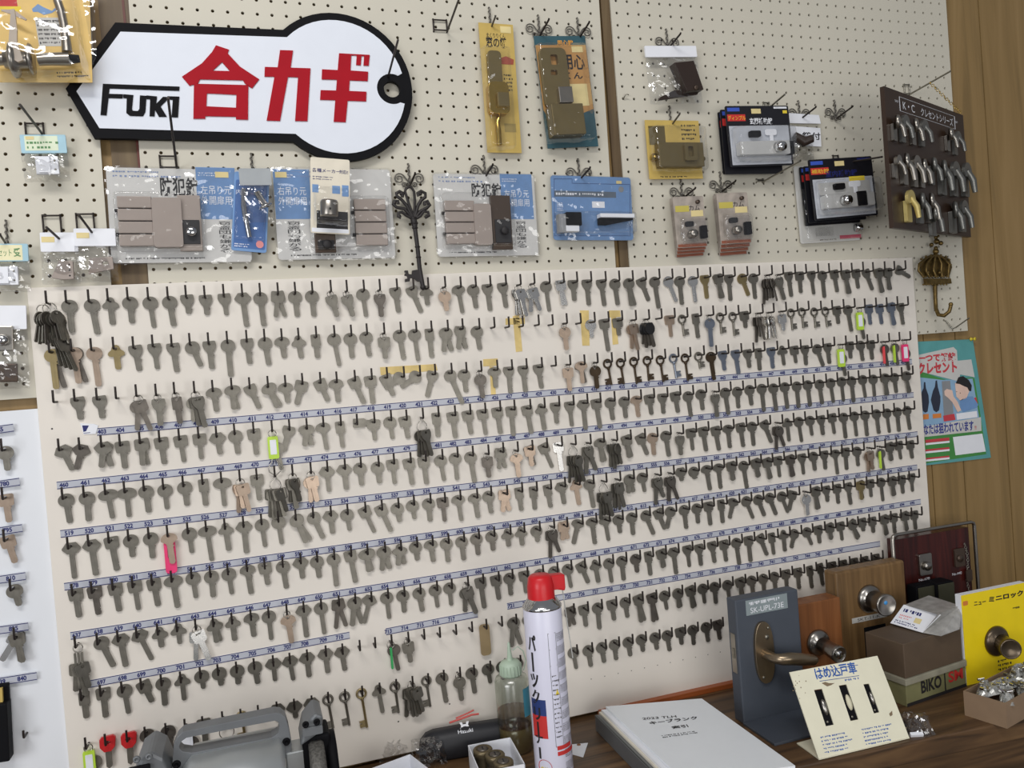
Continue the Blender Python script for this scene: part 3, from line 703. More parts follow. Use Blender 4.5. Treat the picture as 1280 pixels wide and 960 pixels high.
def scroll_hook(px, py, label, dt=70, rise=12, curls=True, m=None):
    o = U(px, py, 2); root = thing('scroll_hook', label, 'hook', frame(o), 'hooks on the pegboard'); m = m or mat('pewter_wire', (110, 106, 100), 0.35, 0.7)
    tw = [(1.4 * math.cos(i * 1.3), -4 + i * 2.2, 2 + 1.4 * math.sin(i * 1.3)) for i in range(20)]
    st = MB().tube([(0, 42, -6), (0, 42, 1.5)] + tw[::-1], 1.7, 6); st.build('twisted_stem', m, root)
    if curls:
        s = MB()
        for fl in (1, -1):
            s.tube([(0, -4, 1.5), (fl * 2, 8, 2), (fl * 9, 18, 2)] + [(p[0], p[1], 2) for p in spiral(fl * 19, 14, 10, 2.5, PI * .75, -1.5, flip=fl)], 1.25, 6)
            s.tube([(0, -4, 1.5), (fl * 4, 3, 2)] + [(p[0], p[1], 2) for p in spiral(fl * 10, 2, 5, 1.5, PI * .8, -1.2, flip=fl)], 1.2, 6)
        s.build('scrolls', m, root)
    MB().tube([(0, 0, 2), (0, rise * .8, dt * .8), (0, rise, dt * .82)], 1.9, 8).build('arm', M_IRON if curls else m, root); return root
peg_hook(545 + 14, 39, (574, -2), 130, 'long empty wire hook on the pegboard between sign and gold pack')
peg_hook(221, 210, (210, 122), 190, 'long wire hook reaching up across the sign above the left grey blister', h=22)
peg_hook(484, 100, (497.5, 50), 150, 'thin wire hook rising in front of the sign\'s ring hole', w=20)
peg_hook(55, 170, (25, 131), 150, 'long wire hook with the blue-headed latch bag near left edge')
peg_hook(78, 302, (58, 284), 60, 'wire hook carrying the left white-headed bracket bag', fwd=4, h=45)
peg_hook(119, 296, (98, 268), 70, 'wire hook carrying the right white-headed bracket bag', fwd=4, h=40)
scroll_hook(674, 46, 'left scroll hook holding the teal and orange lock pack')
scroll_hook(723, 49, 'right scroll hook holding the teal and orange lock pack')
scroll_hook(834, 62, 'scroll hook above the bag with the brown box')
scroll_hook(606, 222, 'scroll hook above the right-hand grey hinge blister')
scroll_hook(724, 225, 'scroll hook above the blue blister pack')
scroll_hook(512, 233, 'scroll hook from which the black ornamental key hangs')
scroll_hook(852, 249, 'scroll hook holding the left stack of small clear packs')
scroll_hook(901, 240, 'scroll hook holding the right stack of small clear packs')
scroll_hook(1044, 149, 'empty scroll hook between the black packs and the brown display board')
scroll_hook(999, 150, 'scroll hook carrying the folded white header card behind black packs')
scroll_hook(613, 37, 'plain wire hook through the top of the narrow gold pack', curls=False, dt=45)
scroll_hook(838, 158, 'plain wire hook through the top of the gold padlock card', curls=False, dt=50, rise=16)
scroll_hook(316, 222, 'plain wire hook holding the clear bag with the chrome stop', curls=False, dt=30)
scroll_hook(414, 214, 'plain wire hook holding the card with the silver knob', curls=False, dt=50)
peg_hook(955, 140, (981, 118), 90, 'wire hook through the left stack of black lock packs', w=-14, m=M_STEEL)
peg_hook(954, 227, (999, 202), 110, 'long pale empty hook below the left black packs', w=16, h=6, m=M_STEEL)
peg_hook(1042, 206, (1103, 196), 120, 'dark wire hook carrying the right stack of black lock packs', w=-14)
peg_hook(1137, 118, (1188, 89), 120, 'long pale hook carrying the brown crescent display board', w=14, h=24, m=M_STEEL)
scroll_hook(10, 308, 'wire hook of the bag cut by the left edge', curls=False, dt=50, rise=14)
v = thing('v_hook', 'empty V-shaped wire hook at the pegboard\'s lower right corner', 'hook', frame(U(1189, 411, 4)))
MB().tube([(-13, 20, -5), (-13, 19, 0), (0, 0, 3), (3, 2, 10), (14, 22, 40)], 1.6, 6).build('wire', M_STEEL, v)
hk = thing('small_hook', 'tiny bent hook in the pegboard left of the gold padlock card', 'hook', frame(U(779, 123, 1)))
MB().tube([(0, 0, -4), (0, 0, 3), (3, 6, 8), (9, 5, 8)], 1.2, 6).build('wire', M_STEEL, hk)

# ---------------------------------------------------------------- ornamental iron key
C = Card((490, 228), (541, 229), (507, 360), 22)
ok = thing('ornamental_key', 'large black wrought-iron ornamental key hanging on a scroll hook', 'ornament', C.fr)
M_CAST = mat('cast_black_iron', (44, 40, 40), 0.5, 0.2, var=0.15, scale=60)
P3 = lambda pts, z=0: [(*C.L(470 + x / 5.053, 180 + y / 5.053), z) for x, y in pts]
a = MB()
for pts, r in (([(240, 468), (205, 370), (183, 300), (190, 282), (208, 270), (225, 275), (240, 300), (246, 360), (240, 468)], 2.6),
               ([(236, 468), (195, 390), (160, 350), (132, 330), (128, 312), (150, 300), (172, 310), (165, 335)], 3.2), ([(234, 470), (180, 410), (130, 400), (108, 380), (115, 360), (140, 362), (140, 380)], 3.2),
               ([(232, 472), (190, 450), (165, 430), (140, 435), (140, 458), (158, 465)], 3), ([(244, 468), (265, 390), (285, 355), (312, 335), (312, 312), (285, 298), (262, 312), (270, 330)], 3.2),
               ([(246, 470), (280, 425), (320, 405), (340, 385), (325, 360), (305, 368), (310, 388)], 3.2), ([(248, 472), (280, 455), (300, 425), (330, 430), (335, 452), (310, 465)], 3)):
    a.tube(P3(pts), r, 8)
for x, y in ((160, 315), (118, 372), (148, 455), (280, 315), (330, 375), (322, 455)): a.ball(P3([(x, y)])[0], 3.6)
a.build('bow', M_CAST, ok)
sh = P3([(236, 470), (242, 500), (246, 530), (262, 650), (275, 780), (297, 905)])
s = MB().tube(sh, [6, 6.5, 4.2, 4.0, 4.2, 4.2], 10)
for k, r in ((0, 7), (1, 7.4), (2, 6)): s.ball(sh[k], r, 1, .5, 1)
for t in (0.0, .5): s.ball([(sh[3][i] * (1 - t) + sh[4][i] * t) for i in range(3)], 5.4, 1, .45, 1)
s.ball(sh[-1], 5.6); s.build('shaft', M_CAST, ok)
MB().prism([p[:2] for p in P3([(180, 800), (200, 800), (205, 822), (225, 825), (228, 800), (275, 792), (292, 870), (262, 868), (238, 848), (215, 848), (212, 868), (183, 872), (183, 855), (200, 850), (195, 835), (180, 832), (182, 818), (192, 815), (180, 810)])], -3, 3).build('bit', M_CAST, ok)

# ---------------------------------------------------------------- lever-handle pack at the upper left
C = Card((-30, -40), (111, -38), (-24, 103), 40)
lp = thing('lever_lock_pack', 'yellow card pack with satin lever handle lock at the upper left corner', 'lock pack', C.fr)
MB().prism([(0, 0), (C.W, 0), C.L(115.5, 103), (0, -C.H)], -2, 0).build('card', mat('straw_yellow_card', (232, 196, 116), 0.5, var=0.05), lp)
Q = lambda pts, z=0: [(*C.L(x / 8, y / 8, z), z) for x, y in pts]
d = MB(); x0, y0, x1, y1 = C.R(49, 22, 78, 58); d.rect(x0, y0, x1, y1, .3); g = MB().greek(x0 + 2, y0 + 2, x1 - x0 - 4, y1 - y0 - 4, 6, .6)
d.build('print_panel', M_GREY, lp)
g.greek(*[C.R(72, 88, 110, 98)[i] if i < 2 else (C.R(72, 88, 110, 98)[i] - C.R(72, 88, 110, 98)[i - 2]) for i in range(4)], 2, .6)
g.build('small_print', M_INK, lp)
x0, y0, x1, y1 = C.R(-20, -5, 20, 8); MB().rect(x0, y0, x1, y1, .3).build('red_print', M_REDINK, lp)
x0, y0, x1, y1 = C.R(-20, 8, 26, 14); MB().rect(x0, y0, x1, y1, .3).build('yellow_print', M_YEL, lp)
MB().poly([p[:2] for p in Q([(320, 90), (380, 40), (430, 70), (520, 110), (560, 70), (570, 95), (520, 130), (440, 150), (380, 120), (330, 120)])], .35).build('blue_drawing', M_BLUE, lp)
lv = MB()
lv.tube(Q([(560, -60), (575, 10), (610, 110), (640, 250), (660, 400), (672, 520)], 22), [6, 6.5, 6.5, 6.5, 7, 8], 12)
lv.tube(Q([(380, 600), (480, 592), (700, 590)], 22), [9, 9.5, 10.5], 14)
lv.build('lever', M_SATIN, lp)
MB().tube(Q([(700, 590), (795, 588)], 22), [7.5, 6], 10).build('end_cap', M_BLACK, lp)
c0 = Q([(60, 590)], 22)[0]; ax = Vector(Q([(380, 598)], 22)[0]) - Vector(c0)
rz = MB().lathe([(0, 0), (13, 0), (15, 6), (26, 10), (28, 13), (27, 17), (14, 22), (13, 38)], (c0[0] - 3, c0[1], 20), ax, 24)
rz.build('rose', M_SATIN, lp)
MB().lathe([(0, 0), (22, 0), (24, 3), (12, 9), (0, 10)], (Q([(330, 610)], 22)[0][0], c0[1], 20), -ax, 24).build('back_rose', M_SATIN, lp)
MB().tube(Q([(-60, 600), (60, 592)], 22), [9, 9], 12).build('spindle', M_SATIN, lp)
MB().prism([p[:2] for p in Q([(40, 150), (170, 150), (300, 245), (290, 258), (160, 200), (50, 165)])], 18, 20).build('latch_plate', M_BRONZE, lp)
MB().prism([p[:2] for p in Q([(180, 210), (215, 205), (240, 400), (240, 520), (300, 700), (250, 720), (190, 690), (160, 520)])], 36, 42).build('strap', mat('clear_tape_band', (190, 178, 165), 0.2), lp)
MB().shell(C.L(-20, 0)[0], C.L(0, 106)[1], C.L(108, 60)[0], C.L(60, -20)[1], 0.5, 48, 8, 6).build('clear_shell', M_CLEAR, lp)
MB().prism([C.L(102, -10), C.L(118, -10), C.L(121, 70), C.L(116, 82), C.L(114, 60)], 2, 3).build('clear_flange', M_CLEAR, lp)

# ---------------------------------------------------------------- small bags with header cards
def header_bag(name, label, cat, box, d, head, hm, item, group=None, tiltz=0):
    """box=(x0,y0,x1,y1) px, head = bottom px of the header card"""
    x0, y0, x1, y1 = box
    C = Card((x0, y0), (x1, y0 + (y1 - y0) * 0.0), (x0, y1), d)
    root = thing(name, label, cat, C.fr, group)
    hh = -C.L(x0, head)[1]
    MB().prism(rrect(0, -hh, C.W, 0, 1.5, 2), -1, 3).build('header_card', hm, root)
    bg = bag_mesh(C.W * 1.02, C.H - hh + 2, 12, -hh + 2); bg.v = [(x + C.W / 2, y, z) for x, y, z in bg.v]
    item(root, C, hh); bg.build('clear_bag', M_FILM, root); return root, C
def price(root, x, y, w=12, h=5, z=3.6): MB().rect(x, y, x + w, y + h, z).build('price_sticker', M_PRICE, root)
def latch_item(root, C, hh):
    x = C.W * .42; y = -C.H * .86
    w = C.W * .5; h = C.H * .38
    b = MB().box(x - w * .25, y, 2, x + w * .75, y + h, 9); b.box(x - w * .1, y + 2, 9, x + w * .4, y + h - 1, 12); b.build('latch_body', M_WHITE, root, bevel=.6)
    s = MB()
    for yy in (y + h * .25, y + h * .75): s.lathe([(0, 0), (1.6, 0), (1.6, .6), (0, .6)], (x + w * .6, yy, 9), (0, 0, 1), 8)
    s.build('screw', M_STEEL, root)
r_, C = header_bag('latch_bag', 'clear bag with pale blue header and white latch near the left edge', 'bagged latch', (25, 169, 82, 228), 18, 192, M_LBLUE, latch_item, 'bags hanging on the pegboard')
t = MB().rect(6, -C.H * .34, C.W - 12, -2, 3.2); t.build('header_print', mat('pale_green_print', (222, 232, 205), .5), r_)
MB().greek(9, -C.H * .32, C.W - 22, C.H * .2, 2, 3.5, cw=5).build('lettering', mat('green_ink', (90, 140, 90), .6), r_); price(r_, 8, -8)
r_, C = header_bag('latch_bag', 'clear bag with cream and blue header cut by the left edge', 'bagged latch', (-30, 305, 35, 366), 18, 327, M_LBLUE, latch_item, 'bags hanging on the pegboard')
MB().rect(3, -C.L(-30, 326)[1] * -1 - 0, C.W - 8, -2, 3.2).build('header_print', mat('cream_print', (238, 232, 190), .5), r_)
MB().text('セット', C.W * .42, -C.H * .26, C.W * .26, C.H * .14, 3.5).text('受', C.W * .72, -C.H * .27, C.W * .14, C.H * .18, 3.5, .02).build('lettering', mat('green_ink', (90, 140, 90), .6), r_)
def bracket_item(root, C, hh):
    y = -C.H * .92; w = C.W
    b = MB().prism([(w * .25, y + 3), (w * .55, y), (w * .85, y + 1), (w * .85, y + C.H * .35), (w * .5, y + C.H * .38)], 2, 10); b.build('bracket', M_BRONZE, root, bevel=.5)
    s = MB()
    for k in (.2, .5, .8): s.lathe([(0, 0), (1.5, 0), (1.2, .5), (0, .5)], (w * .75, y + C.H * .36 * k, 10), (0, 0, 1), 8)
    s.build('screw_hole', M_INK, root)
r_, C = header_bag('bracket_bag', 'left of two bags with white header holding brown angled bracket', 'bagged bracket', (50, 291, 97, 356), 14, 315, M_WHITE, bracket_item, 'bags hanging on the pegboard'); price(r_, 2, -16, 19, 9)
def plate_item(root, C, hh):
    y = -C.H * .86; w = C.W
    MB().prism([(w * .3, y), (w * .92, y + 8), (w * .9, y + C.H * .32), (w * .35, y + C.H * .3)], 2, 8, [circ(w * .72, y + C.H * .2, 5, 10, 3.4)]).build('strike_plate', M_BRONZE, root, bevel=.5)
r_, C = header_bag('bracket_bag', 'right of two bags with white header holding grey strike plate', 'bagged bracket', (92, 286, 144, 353), 16, 308, M_WHITE, plate_item, 'bags hanging on the pegboard'); price(r_, 4, -16, 19, 9)
def odd_item(root, C, hh):
    MB().box(C.W * .35, -C.H * .55, 2, C.W * .75, -C.H * .25, 12).build('metal_fitting', M_SATIN, root, bevel=1.5)
    MB().box(C.W * .3, -C.H * .92, 2, C.W * .8, -C.H * .7, 8).build('dark_fitting', M_DKBRONZE, root, bevel=1.5)
    MB().lathe([(0, 0), (9, 0), (9, 6), (5, 10), (0, 10)], (C.W * .55, -C.H * .42, 12), (0, 0, 1), 14).build('knob', M_CHROME, root)
r_, C = header_bag('fitting_bag', 'bulky clear bag of metal fittings at left edge beside the key board', 'bagged fitting', (-30, 382, 33, 487), 14, 412, M_WHITE, odd_item, 'bags hanging on the pegboard')
def brown_item(root, C, hh):
    w, h = C.W, C.H
    MB().prism([(w * .42, -h * .36), (w * .8, -h * .33), (w * .93, -h * .83), (w * .6, -h * .86)], 3, 26).build('box_body', M_BROWNP, root, bevel=1)
    MB().prism([(w * .12, -h * .95), (w * .9, -h * .86), (w * .93, -h * .8), (w * .45, -h * .78), (w * .15, -h * .9)], 2, 8).build('base_plate', M_BROWNP, root, bevel=.8)
    MB().lathe([(0, 0), (5, 0), (5, 3), (2, 3)], (w * .78, -h * .8, 26), (0, -.2, 1), 12).build('ring_eye', M_DKBRONZE, root)
header_bag('bagged_box', 'clear bag with plain white header holding dark brown lock case', 'bagged lock case', (805, 58, 869, 131), 18, 72, M_WHITE, brown_item, 'bags hanging on the pegboard')

# ---------------------------------------------------------------- grey hinge-lock blisters
M_PACKG = mat('pale_grey_pack_card', (218, 217, 214), 0.45, var=0.02)
def hinge_plates(root, C, box, n=4, m=None, z=14):
    x0, y0, x1, y1 = box; h = (y1 - y0) / n; a = MB()
    for i in range(n): a.box(x0, y0 + h * i + 1, 2, x1, y0 + h * (i + 1) - 1, z)
    a.build('hinge_plate', m or M_BRONZE, root, bevel=1.2)
    s = MB()
    for k in (.25, .72): s.lathe([(0, 0), (3, 0), (3, 5), (0, 5)], (x0 - 5, y0 + (y1 - y0) * k, 6), (1, 0, 0), 10)
    s.build('screw', M_INK, root)
def big_blister(label, tl, tr, bl, d, blue, plates, mid, bar, head, vt, dark=False, cut=None):
    C = Card(tl, tr, bl, d); root = thing('hinge_lock_pack', label, 'lock pack', C.fr, 'grey hinge-lock blister packs')
    MB().prism(rrect(0, -C.H, C.W, 0, 6, 4), -1.5, 0).build('card', M_PACKG, root)
    x0, y0, x1, y1 = C.R(*blue); pb = MB().rect(x0, y0, x1, y1, .3).build('blue_panel', M_BLUE, root)
    w = x1 - x0; h = y1 - y0
    MB().greek(x0 + 4, y1 - 16, w * .5, 8, 2, .6).text('右吊り元' if blue[0] > 330 and blue[0] < 400 else '左吊り元', x0 + w * .1, y1 - h * .52, w * .78, h * .17, .6).text('外開扉用', x0 + w * .1, y1 - h * .72, w * .78, h * .17, .6).build('white_print', M_WHITE, root)
    hx0, hy0, hx1, hy1 = C.R(*head)
    ink = MB()
    if cut != 'nohead': ink.text('防犯錠', hx0, hy0, hx1 - hx0, hy1 - hy0, .6, .02)
    vx0, vy0, vx1, vy1 = C.R(*vt); ink.vtext('窃盗団も嫌がる', vx0, vy0, vx1 - vx0, vy1 - vy0, .6)
    ink.greek(22, -C.H + 5, C.W * .6, 5, 1, .6, cw=3); ink.build('black_print', M_INK, root)
    MB().greek(10, -9, C.W * .42, 5, 1, .6, cw=4).greek(10, -17, C.W * .5, 6, 1, .6, cw=4).build('header_print', mat('faded_blue_ink', (130, 150, 190), .6), root)
    bx = C.R(*plates); hinge_plates(root, C, bx)
    if mid:
        mx = C.R(*mid); MB().prism(rrect(*mx, 5, 4), 2, 18).build('body', M_BRONZE, root, bevel=2)
    cx = C.R(*bar); m_ = M_DKBRONZE if dark else M_BRONZE
    MB().box(cx[0], cx[1], 2, cx[2], cx[3], 12).build('bar', m_, root, bevel=1)
    k = (cx[3] - cx[1])
    MB().box(cx[0] + 5, cx[1] + k * .12, 12, cx[2] - 3, cx[1] + k * .55, 15).build('slot', M_INK, root, bevel=.5)
    MB().lathe([(0, 0), (8, 0), (8, 12), (6, 14), (0, 14)], ((cx[0] + cx[2]) / 2 + 2, cx[1] + k * .33, 12), (0, 0, 1), 16).build('cylinder', M_CHROME if not dark else M_INK, root)
    sx0 = min(bx[0], cx[0]) - 7; sx1 = max(bx[2], cx[2]) + 7
    MB().shell(sx0, bx[1] - 7, sx1, max(bx[3], cx[3]) + 6, .5, 22, 4, 6).build('clear_shell', M_CLEAR, root)
    MB().prism(rrect(-3, -C.H - 3, C.W + 3, 3, 8, 4), .8, 1.2).build('clear_sheet', M_CLEAR, root); return root, C
r_, C = big_blister('leftmost grey hinge-lock blister with blue panel on its right side', (132, 209), (308, 213), (148, 329), 12, (248, 210, 293, 274), (151, 247, 190, 310), (194, 250, 227, 311), (226, 246, 250, 315), (201, 222, 247, 245), (275, 276, 288, 316))
price(r_, C.L(269, 222)[0], C.L(269, 222)[1], 22, 10, 1)
r_, C = big_blister('grey hinge-lock blister with blue panel on its left side', (340, 210), (487, 212), (348, 325), 12, (345, 212, 386, 274), (445, 250, 480, 309), None, (394, 290, 418, 317), (390, 214, 430, 230), (361, 276, 375, 314), dark=True, cut='nohead')
price(r_, C.L(344, 222)[0], C.L(344, 222)[1], 20, 10, 1)
big_blister('rightmost grey hinge-lock blister with dark bronze bar and keys inside', (541, 217), (667, 219), (548, 321), 12, (628, 218, 664, 274), (557, 252, 590, 307), (592, 257, 610, 308), (615, 246, 635, 313), (590, 229, 626, 246), (646, 276, 657, 310), dark=True)

# card with silver knob, hung in front of the second blister
C = Card((388, 196), (437, 200), (392, 291), 45)
r_ = thing('knob_pack', 'narrow card pack with silver cylinder knob hung before a grey blister', 'lock pack', C.fr)
MB().prism(rrect(0, -C.H, C.W, 0, 3, 3), -1.5, 0).build('card', mat('cream_pack_card', (226, 218, 200), .45), r_)
MB().text('各種メーカー', 3, -26, C.W - 20, 7, .4, .01).text('対応!!', C.W - 18, -26, 15, 7, .4, .01).greek(4, -40, C.W * .6, 8, 2, .4).build('blue_print', M_BLUEINK, r_)
MB().rect(3, -62, C.W * .2, -48, .4).rect(C.W * .55, -62, C.W * .75, -48, .4).rect(C.W * .8, -66, C.W * .97, -46, .4).build('blue_panel', M_BLUE, r_)
MB().rect(C.W * .15, -C.H * .95, C.W * .95, -C.H * .7, .3).build('black_print', M_INK, r_); MB().rect(2, -C.H + 2, C.W - 2, -C.H + 9, .5).build('white_band', M_WHITE, r_)
k0 = C.L(410, 264)
MB().lathe([(0, -14), (15, -14), (15.5, -12), (15.5, 11), (14, 14), (0, 14)], (k0[0], k0[1], 22), (0, 1, 0), 28).build('knob', M_SATIN, r_)
MB().lathe([(0, 0), (2, 0), (2, 1), (0, 1)], (k0[0], k0[1] - 3, 37), (0, 0, 1), 10).build('knob_hole', M_INK, r_)
MB().shell(4, -C.H + 12, C.W - 3, -C.H * .42, .5, 40, 4, 4).build('clear_shell', M_CLEAR, r_)
# blue stop card and clear bag
C = Card((293, 214), (337, 219), (294, 313), 18)
r_ = thing('stop_pack', 'small blue blister card behind the clear bag with chrome stop', 'fitting pack', C.fr)
MB().prism(rrect(0, -C.H, C.W, 0, 4, 3), -1.5, 0).build('card', M_BLUE, r_)
MB().prism(rrect(3, -C.H + 5, C.W - 3, -14, 3, 3), 0, .4).build('dark_panel', mat('deep_blue_print', (70, 108, 168), .45), r_)
MB().poly(circ(C.W * .8, -C.H + 14, 6.5, 14), .8).build('pink_dot', M_PINK, r_); MB().greek(5, -C.H + 6, C.W * .4, 8, 2, .7).text('内', 4, -40, 9, 9, .7).build('white_print', M_WHITE, r_)
MB().tube([(C.W * .28, -30, 6), (C.W * .3, -62, 6), (C.W * .5, -C.H + 24, 6)], [4, 5, 4.5], 10).build('chrome_pin', M_CHROME, r_)
MB().shell(4, -C.H + 18, C.W - 4, -20, .5, 14, 3, 4).build('clear_shell', M_CLEAR, r_)
def stop_item(root, C, hh):
    MB().lathe([(0, 0), (6, 0), (6, 24), (12, 27), (12, 29), (0, 29)], (C.W * .5, -C.H * .46, 12), (.5, -1, 0), 18).build('chrome_stop', M_CHROME, root)
header_bag('stop_bag', 'clear bag with silver film header and chrome door stop', 'bagged fitting', (298, 211, 338, 279), 34, 232, mat('silver_film', (215, 220, 222), .2, .6), stop_item)

# blue blister with black and white parts
C = Card((688, 219), (788, 222), (691, 300), 14)
r_ = thing('blue_lock_pack', 'blue blister pack with black and white window lock parts', 'lock pack', C.fr)
MB().prism(rrect(0, -C.H, C.W, 0, 6, 4), -1.5, 0).build('card', M_BLUE, r_)
B = lambda *b: C.R(*[680 + v / 9.14 if i % 2 == 0 else 205 + v / 9.14 for i, v in enumerate(b)])
x0, y0, x1, y1 = B(120, 320, 820, 372); MB().rect(x0, y0, x1, y1, .3).build('dark_band', mat('slate_print', (96, 108, 122), .5), r_)
MB().greek(x0 + 3, y0 + 1, x1 - x0 - 6, y1 - y0 - 2, 1, .6, cw=5).greek(*[B(150, 410, 260, 540)[0], B(150, 410, 260, 540)[1], 14, 18], 5, .6).rect(*B(550, 430, 690, 500), .6).build('white_print', M_WHITE, r_)
MB().poly(circ(*[(B(880, 290, 881, 291)[0]), B(880, 290, 881, 291)[1]], 6, 14), .5).build('dark_dot', M_MGREY, r_); price(r_, *B(825, 225, 826, 226)[:2], 12, 6, .6)
ln = MB()
for a, b_ in (((110, 170), (320, 170)), ((320, 170), (320, 220)), ((320, 220), (980, 235)), ((115, 170), (120, 820)), ((980, 235), (985, 820)), ((120, 820), (985, 820))):
    p, q_ = [C.L(680 + v[0] / 9.14, 205 + v[1] / 9.14) for v in (a, b_)]; ln.tube([(*p, .4), (*q_, .4)], .35, 4)
ln.build('outline_print', mat('navy_ink', (40, 60, 120), .5), r_)
x0, y0, x1, y1 = B(215, 575, 380, 720); MB().box(x0, y0, 2, x1, y1, 22).build('black_block', M_BLACK, r_, bevel=1)
x0, y0, x1, y1 = B(215, 722, 360, 790); MB().box(x0, y0, 2, x1, y1, 20).build('white_block', M_WHITE, r_, bevel=1)
x0, y0, x1, y1 = B(600, 590, 985, 630); MB().box(x0, y0, 2, x1, y1, 20).build('white_bar', M_WHITE, r_, bevel=1)
x0, y0, x1, y1 = B(605, 632, 985, 705); MB().prism([(x0, y1), (x1, y1), (x1, y1 - 3), (x0 + 18, y0), (x0, y0)], 2, 14).build('black_bar', M_BLACK, r_, bevel=.8)
x0, y0, x1, y1 = B(140, 590, 215, 800); MB().box(x0, y0, 1, x1, y1, 18).build('grey_block', M_MGREY, r_, bevel=1)
MB().shell(*B(130, 560, 1005, 810), .5, 27, 4, 4).build('clear_shell', M_CLEAR, r_)
MB().prism(rrect(-1, -C.H - 1, C.W + 1, 1, 7, 4), .8, 1.2).build('clear_sheet', M_CLEAR, r_)

# tall gold pack
C = Card((598, 28), (641, 31), (608.5, 190.5), 12)
r_ = thing('gold_lock_pack', 'narrow gold blister pack with brass window key, left of the teal pack', 'lock pack', C.fr)
M_GOLD = mat('gold_card', (200, 172, 94), 0.45, 0.0, var=0.08); M_BRASS = mat('polished_brass', (190, 160, 85), 0.22, 0.95); M_OLIVE = mat('bronze_olive_metal', (122, 108, 72), 0.35, 0.5)
MB().prism([(0, 0), (C.W, 0), (C.W, -C.H), (0, -C.H)], -1.5, 0).build('card', M_GOLD, r_)
G = lambda *b: C.R(*[590 + v / 5.4875 if i % 2 == 0 else 20 + v / 5.4875 for i, v in enumerate(b)])
x0, y0, x1, y1 = G(98, 150, 235, 215); x2, y2, x3, y3 = G(100, 115, 225, 148)
MB().text('窓の鍵', x0, y0, x1 - x0, y1 - y0, .5, .02).text('まくりりくん', x2, y2, x3 - x2, (y3 - y2) * .8, .5).greek(*G(225, 340, 226, 520)[:2], 18, 36, 5, .5, cw=3).build('black_print', M_INK, r_)
x0, y0, x1, y1 = G(190, 300, 280, 330); MB().poly([(x0 - 2, y1), ((x0 + x1) / 2, y1 + 6), (x1 + 2, y1), (x1, y0), (x0, y0)], .5).build('red_print', mat('brick_ink', (165, 80, 60), .6), r_)
MB().rect(*G(195, 75, 265, 115), .5).build('price_sticker', M_PRICE, r_)
MB().prism(rrect(*G(112, 255, 185, 520), 8, 4), 2, 12).build('flat_bar', M_OLIVE, r_, bevel=1)
MB().prism(rrect(*G(105, 480, 225, 690), 10, 5), 2, 22).build('lock_body', M_BRASS, r_, bevel=2)
MB().box(*[v for v in (lambda b: (b[0], b[1], 22, b[2], b[3], 30))(G(150, 560, 220, 650))]).build('dark_latch', M_OLIVE, r_, bevel=1)
MB().tube([(*C.L(590 + x / 5.4875, 20 + y / 5.4875), 10) for x, y in ((180, 680), (165, 740), (170, 800), (178, 900))], [4, 5, 6, 5], 8).build('brass_stem', M_BRASS, r_)
MB().rect(*G(225, 740, 300, 795), .5).build('picture_panel', mat('dull_gold_print', (160, 140, 80), .5), r_)
MB().shell(*G(95, 235, 240, 925), .5, 30, 5, 5).build('clear_shell', M_CLEAR, r_)
# teal and orange pack
C = Card((667, 45), (731, 45), (677, 186), 12)
r_ = thing('teal_lock_pack', 'teal and orange pack with bronze guard lock below two scroll hooks', 'lock pack', C.fr)
MB().prism([(0, 0), (C.W, 0), (C.W, -C.H), (0, -C.H)], -1.5, 0).build('card', mat('teal_card', (52, 88, 98), .45), r_)
MB().prism([(1, -18), (C.W - 1, -18), (C.W - 1, -C.H * .66), (C.W * .75, -C.H * .7), (C.W * .55, -C.H * .78), (C.W * .15, -C.H * .78), (1, -C.H * .66)], 0, .4).build('orange_panel', mat('tan_orange_print', (186, 140, 82), .5), r_)
T = G
x0, y0, x1, y1 = T(625, 265, 765, 370); x2, y2, x3, y3 = T(640, 385, 755, 435)
MB().text('用', x0, y0, (x1 - x0) * .45, y1 - y0, .8, .02).text('心', x0 + (x1 - x0) * .5, y0, (x1 - x0) * .5, y1 - y0, .8, .02).text('くん', x2, y2, x3 - x2, y3 - y2, .8, .02).build('black_print', M_INK, r_)
x0, y0, x1, y1 = T(585, 165, 690, 205); MB().text('用心錠', x0, y0, x1 - x0, y1 - y0, .8, .02).build('orange_print', mat('orange_ink', (230, 160, 60), .6), r_)
MB().rect(*T(685, 210, 755, 250), .9).build('price_sticker', M_PRICE, r_)
MB().rect(*T(650, 465, 785, 620), .8).build('picture_panel', M_PRICE, r_)
MB().prism(rrect(*T(495, 232, 625, 640), 12, 5), 2, 12, [rrect(*T(530, 280, 570, 350), 3, 2), rrect(*T(530, 385, 570, 420), 2, 2)]).build('guard_plate', M_OLIVE, r_, bevel=1)
MB().box(*(lambda b: (b[0], b[1], 10, b[2], b[3], 24))(T(575, 510, 655, 620))).build('chrome_block', M_SATIN, r_, bevel=1.5)
MB().box(*(lambda b: (b[0], b[1], 2, b[2], b[3], 34))(T(525, 635, 715, 850))).build('lock_case', M_OLIVE, r_, bevel=2)
MB().shell(*T(480, 220, 740, 890), .5, 40, 5, 6).build('clear_shell', M_CLEAR, r_)
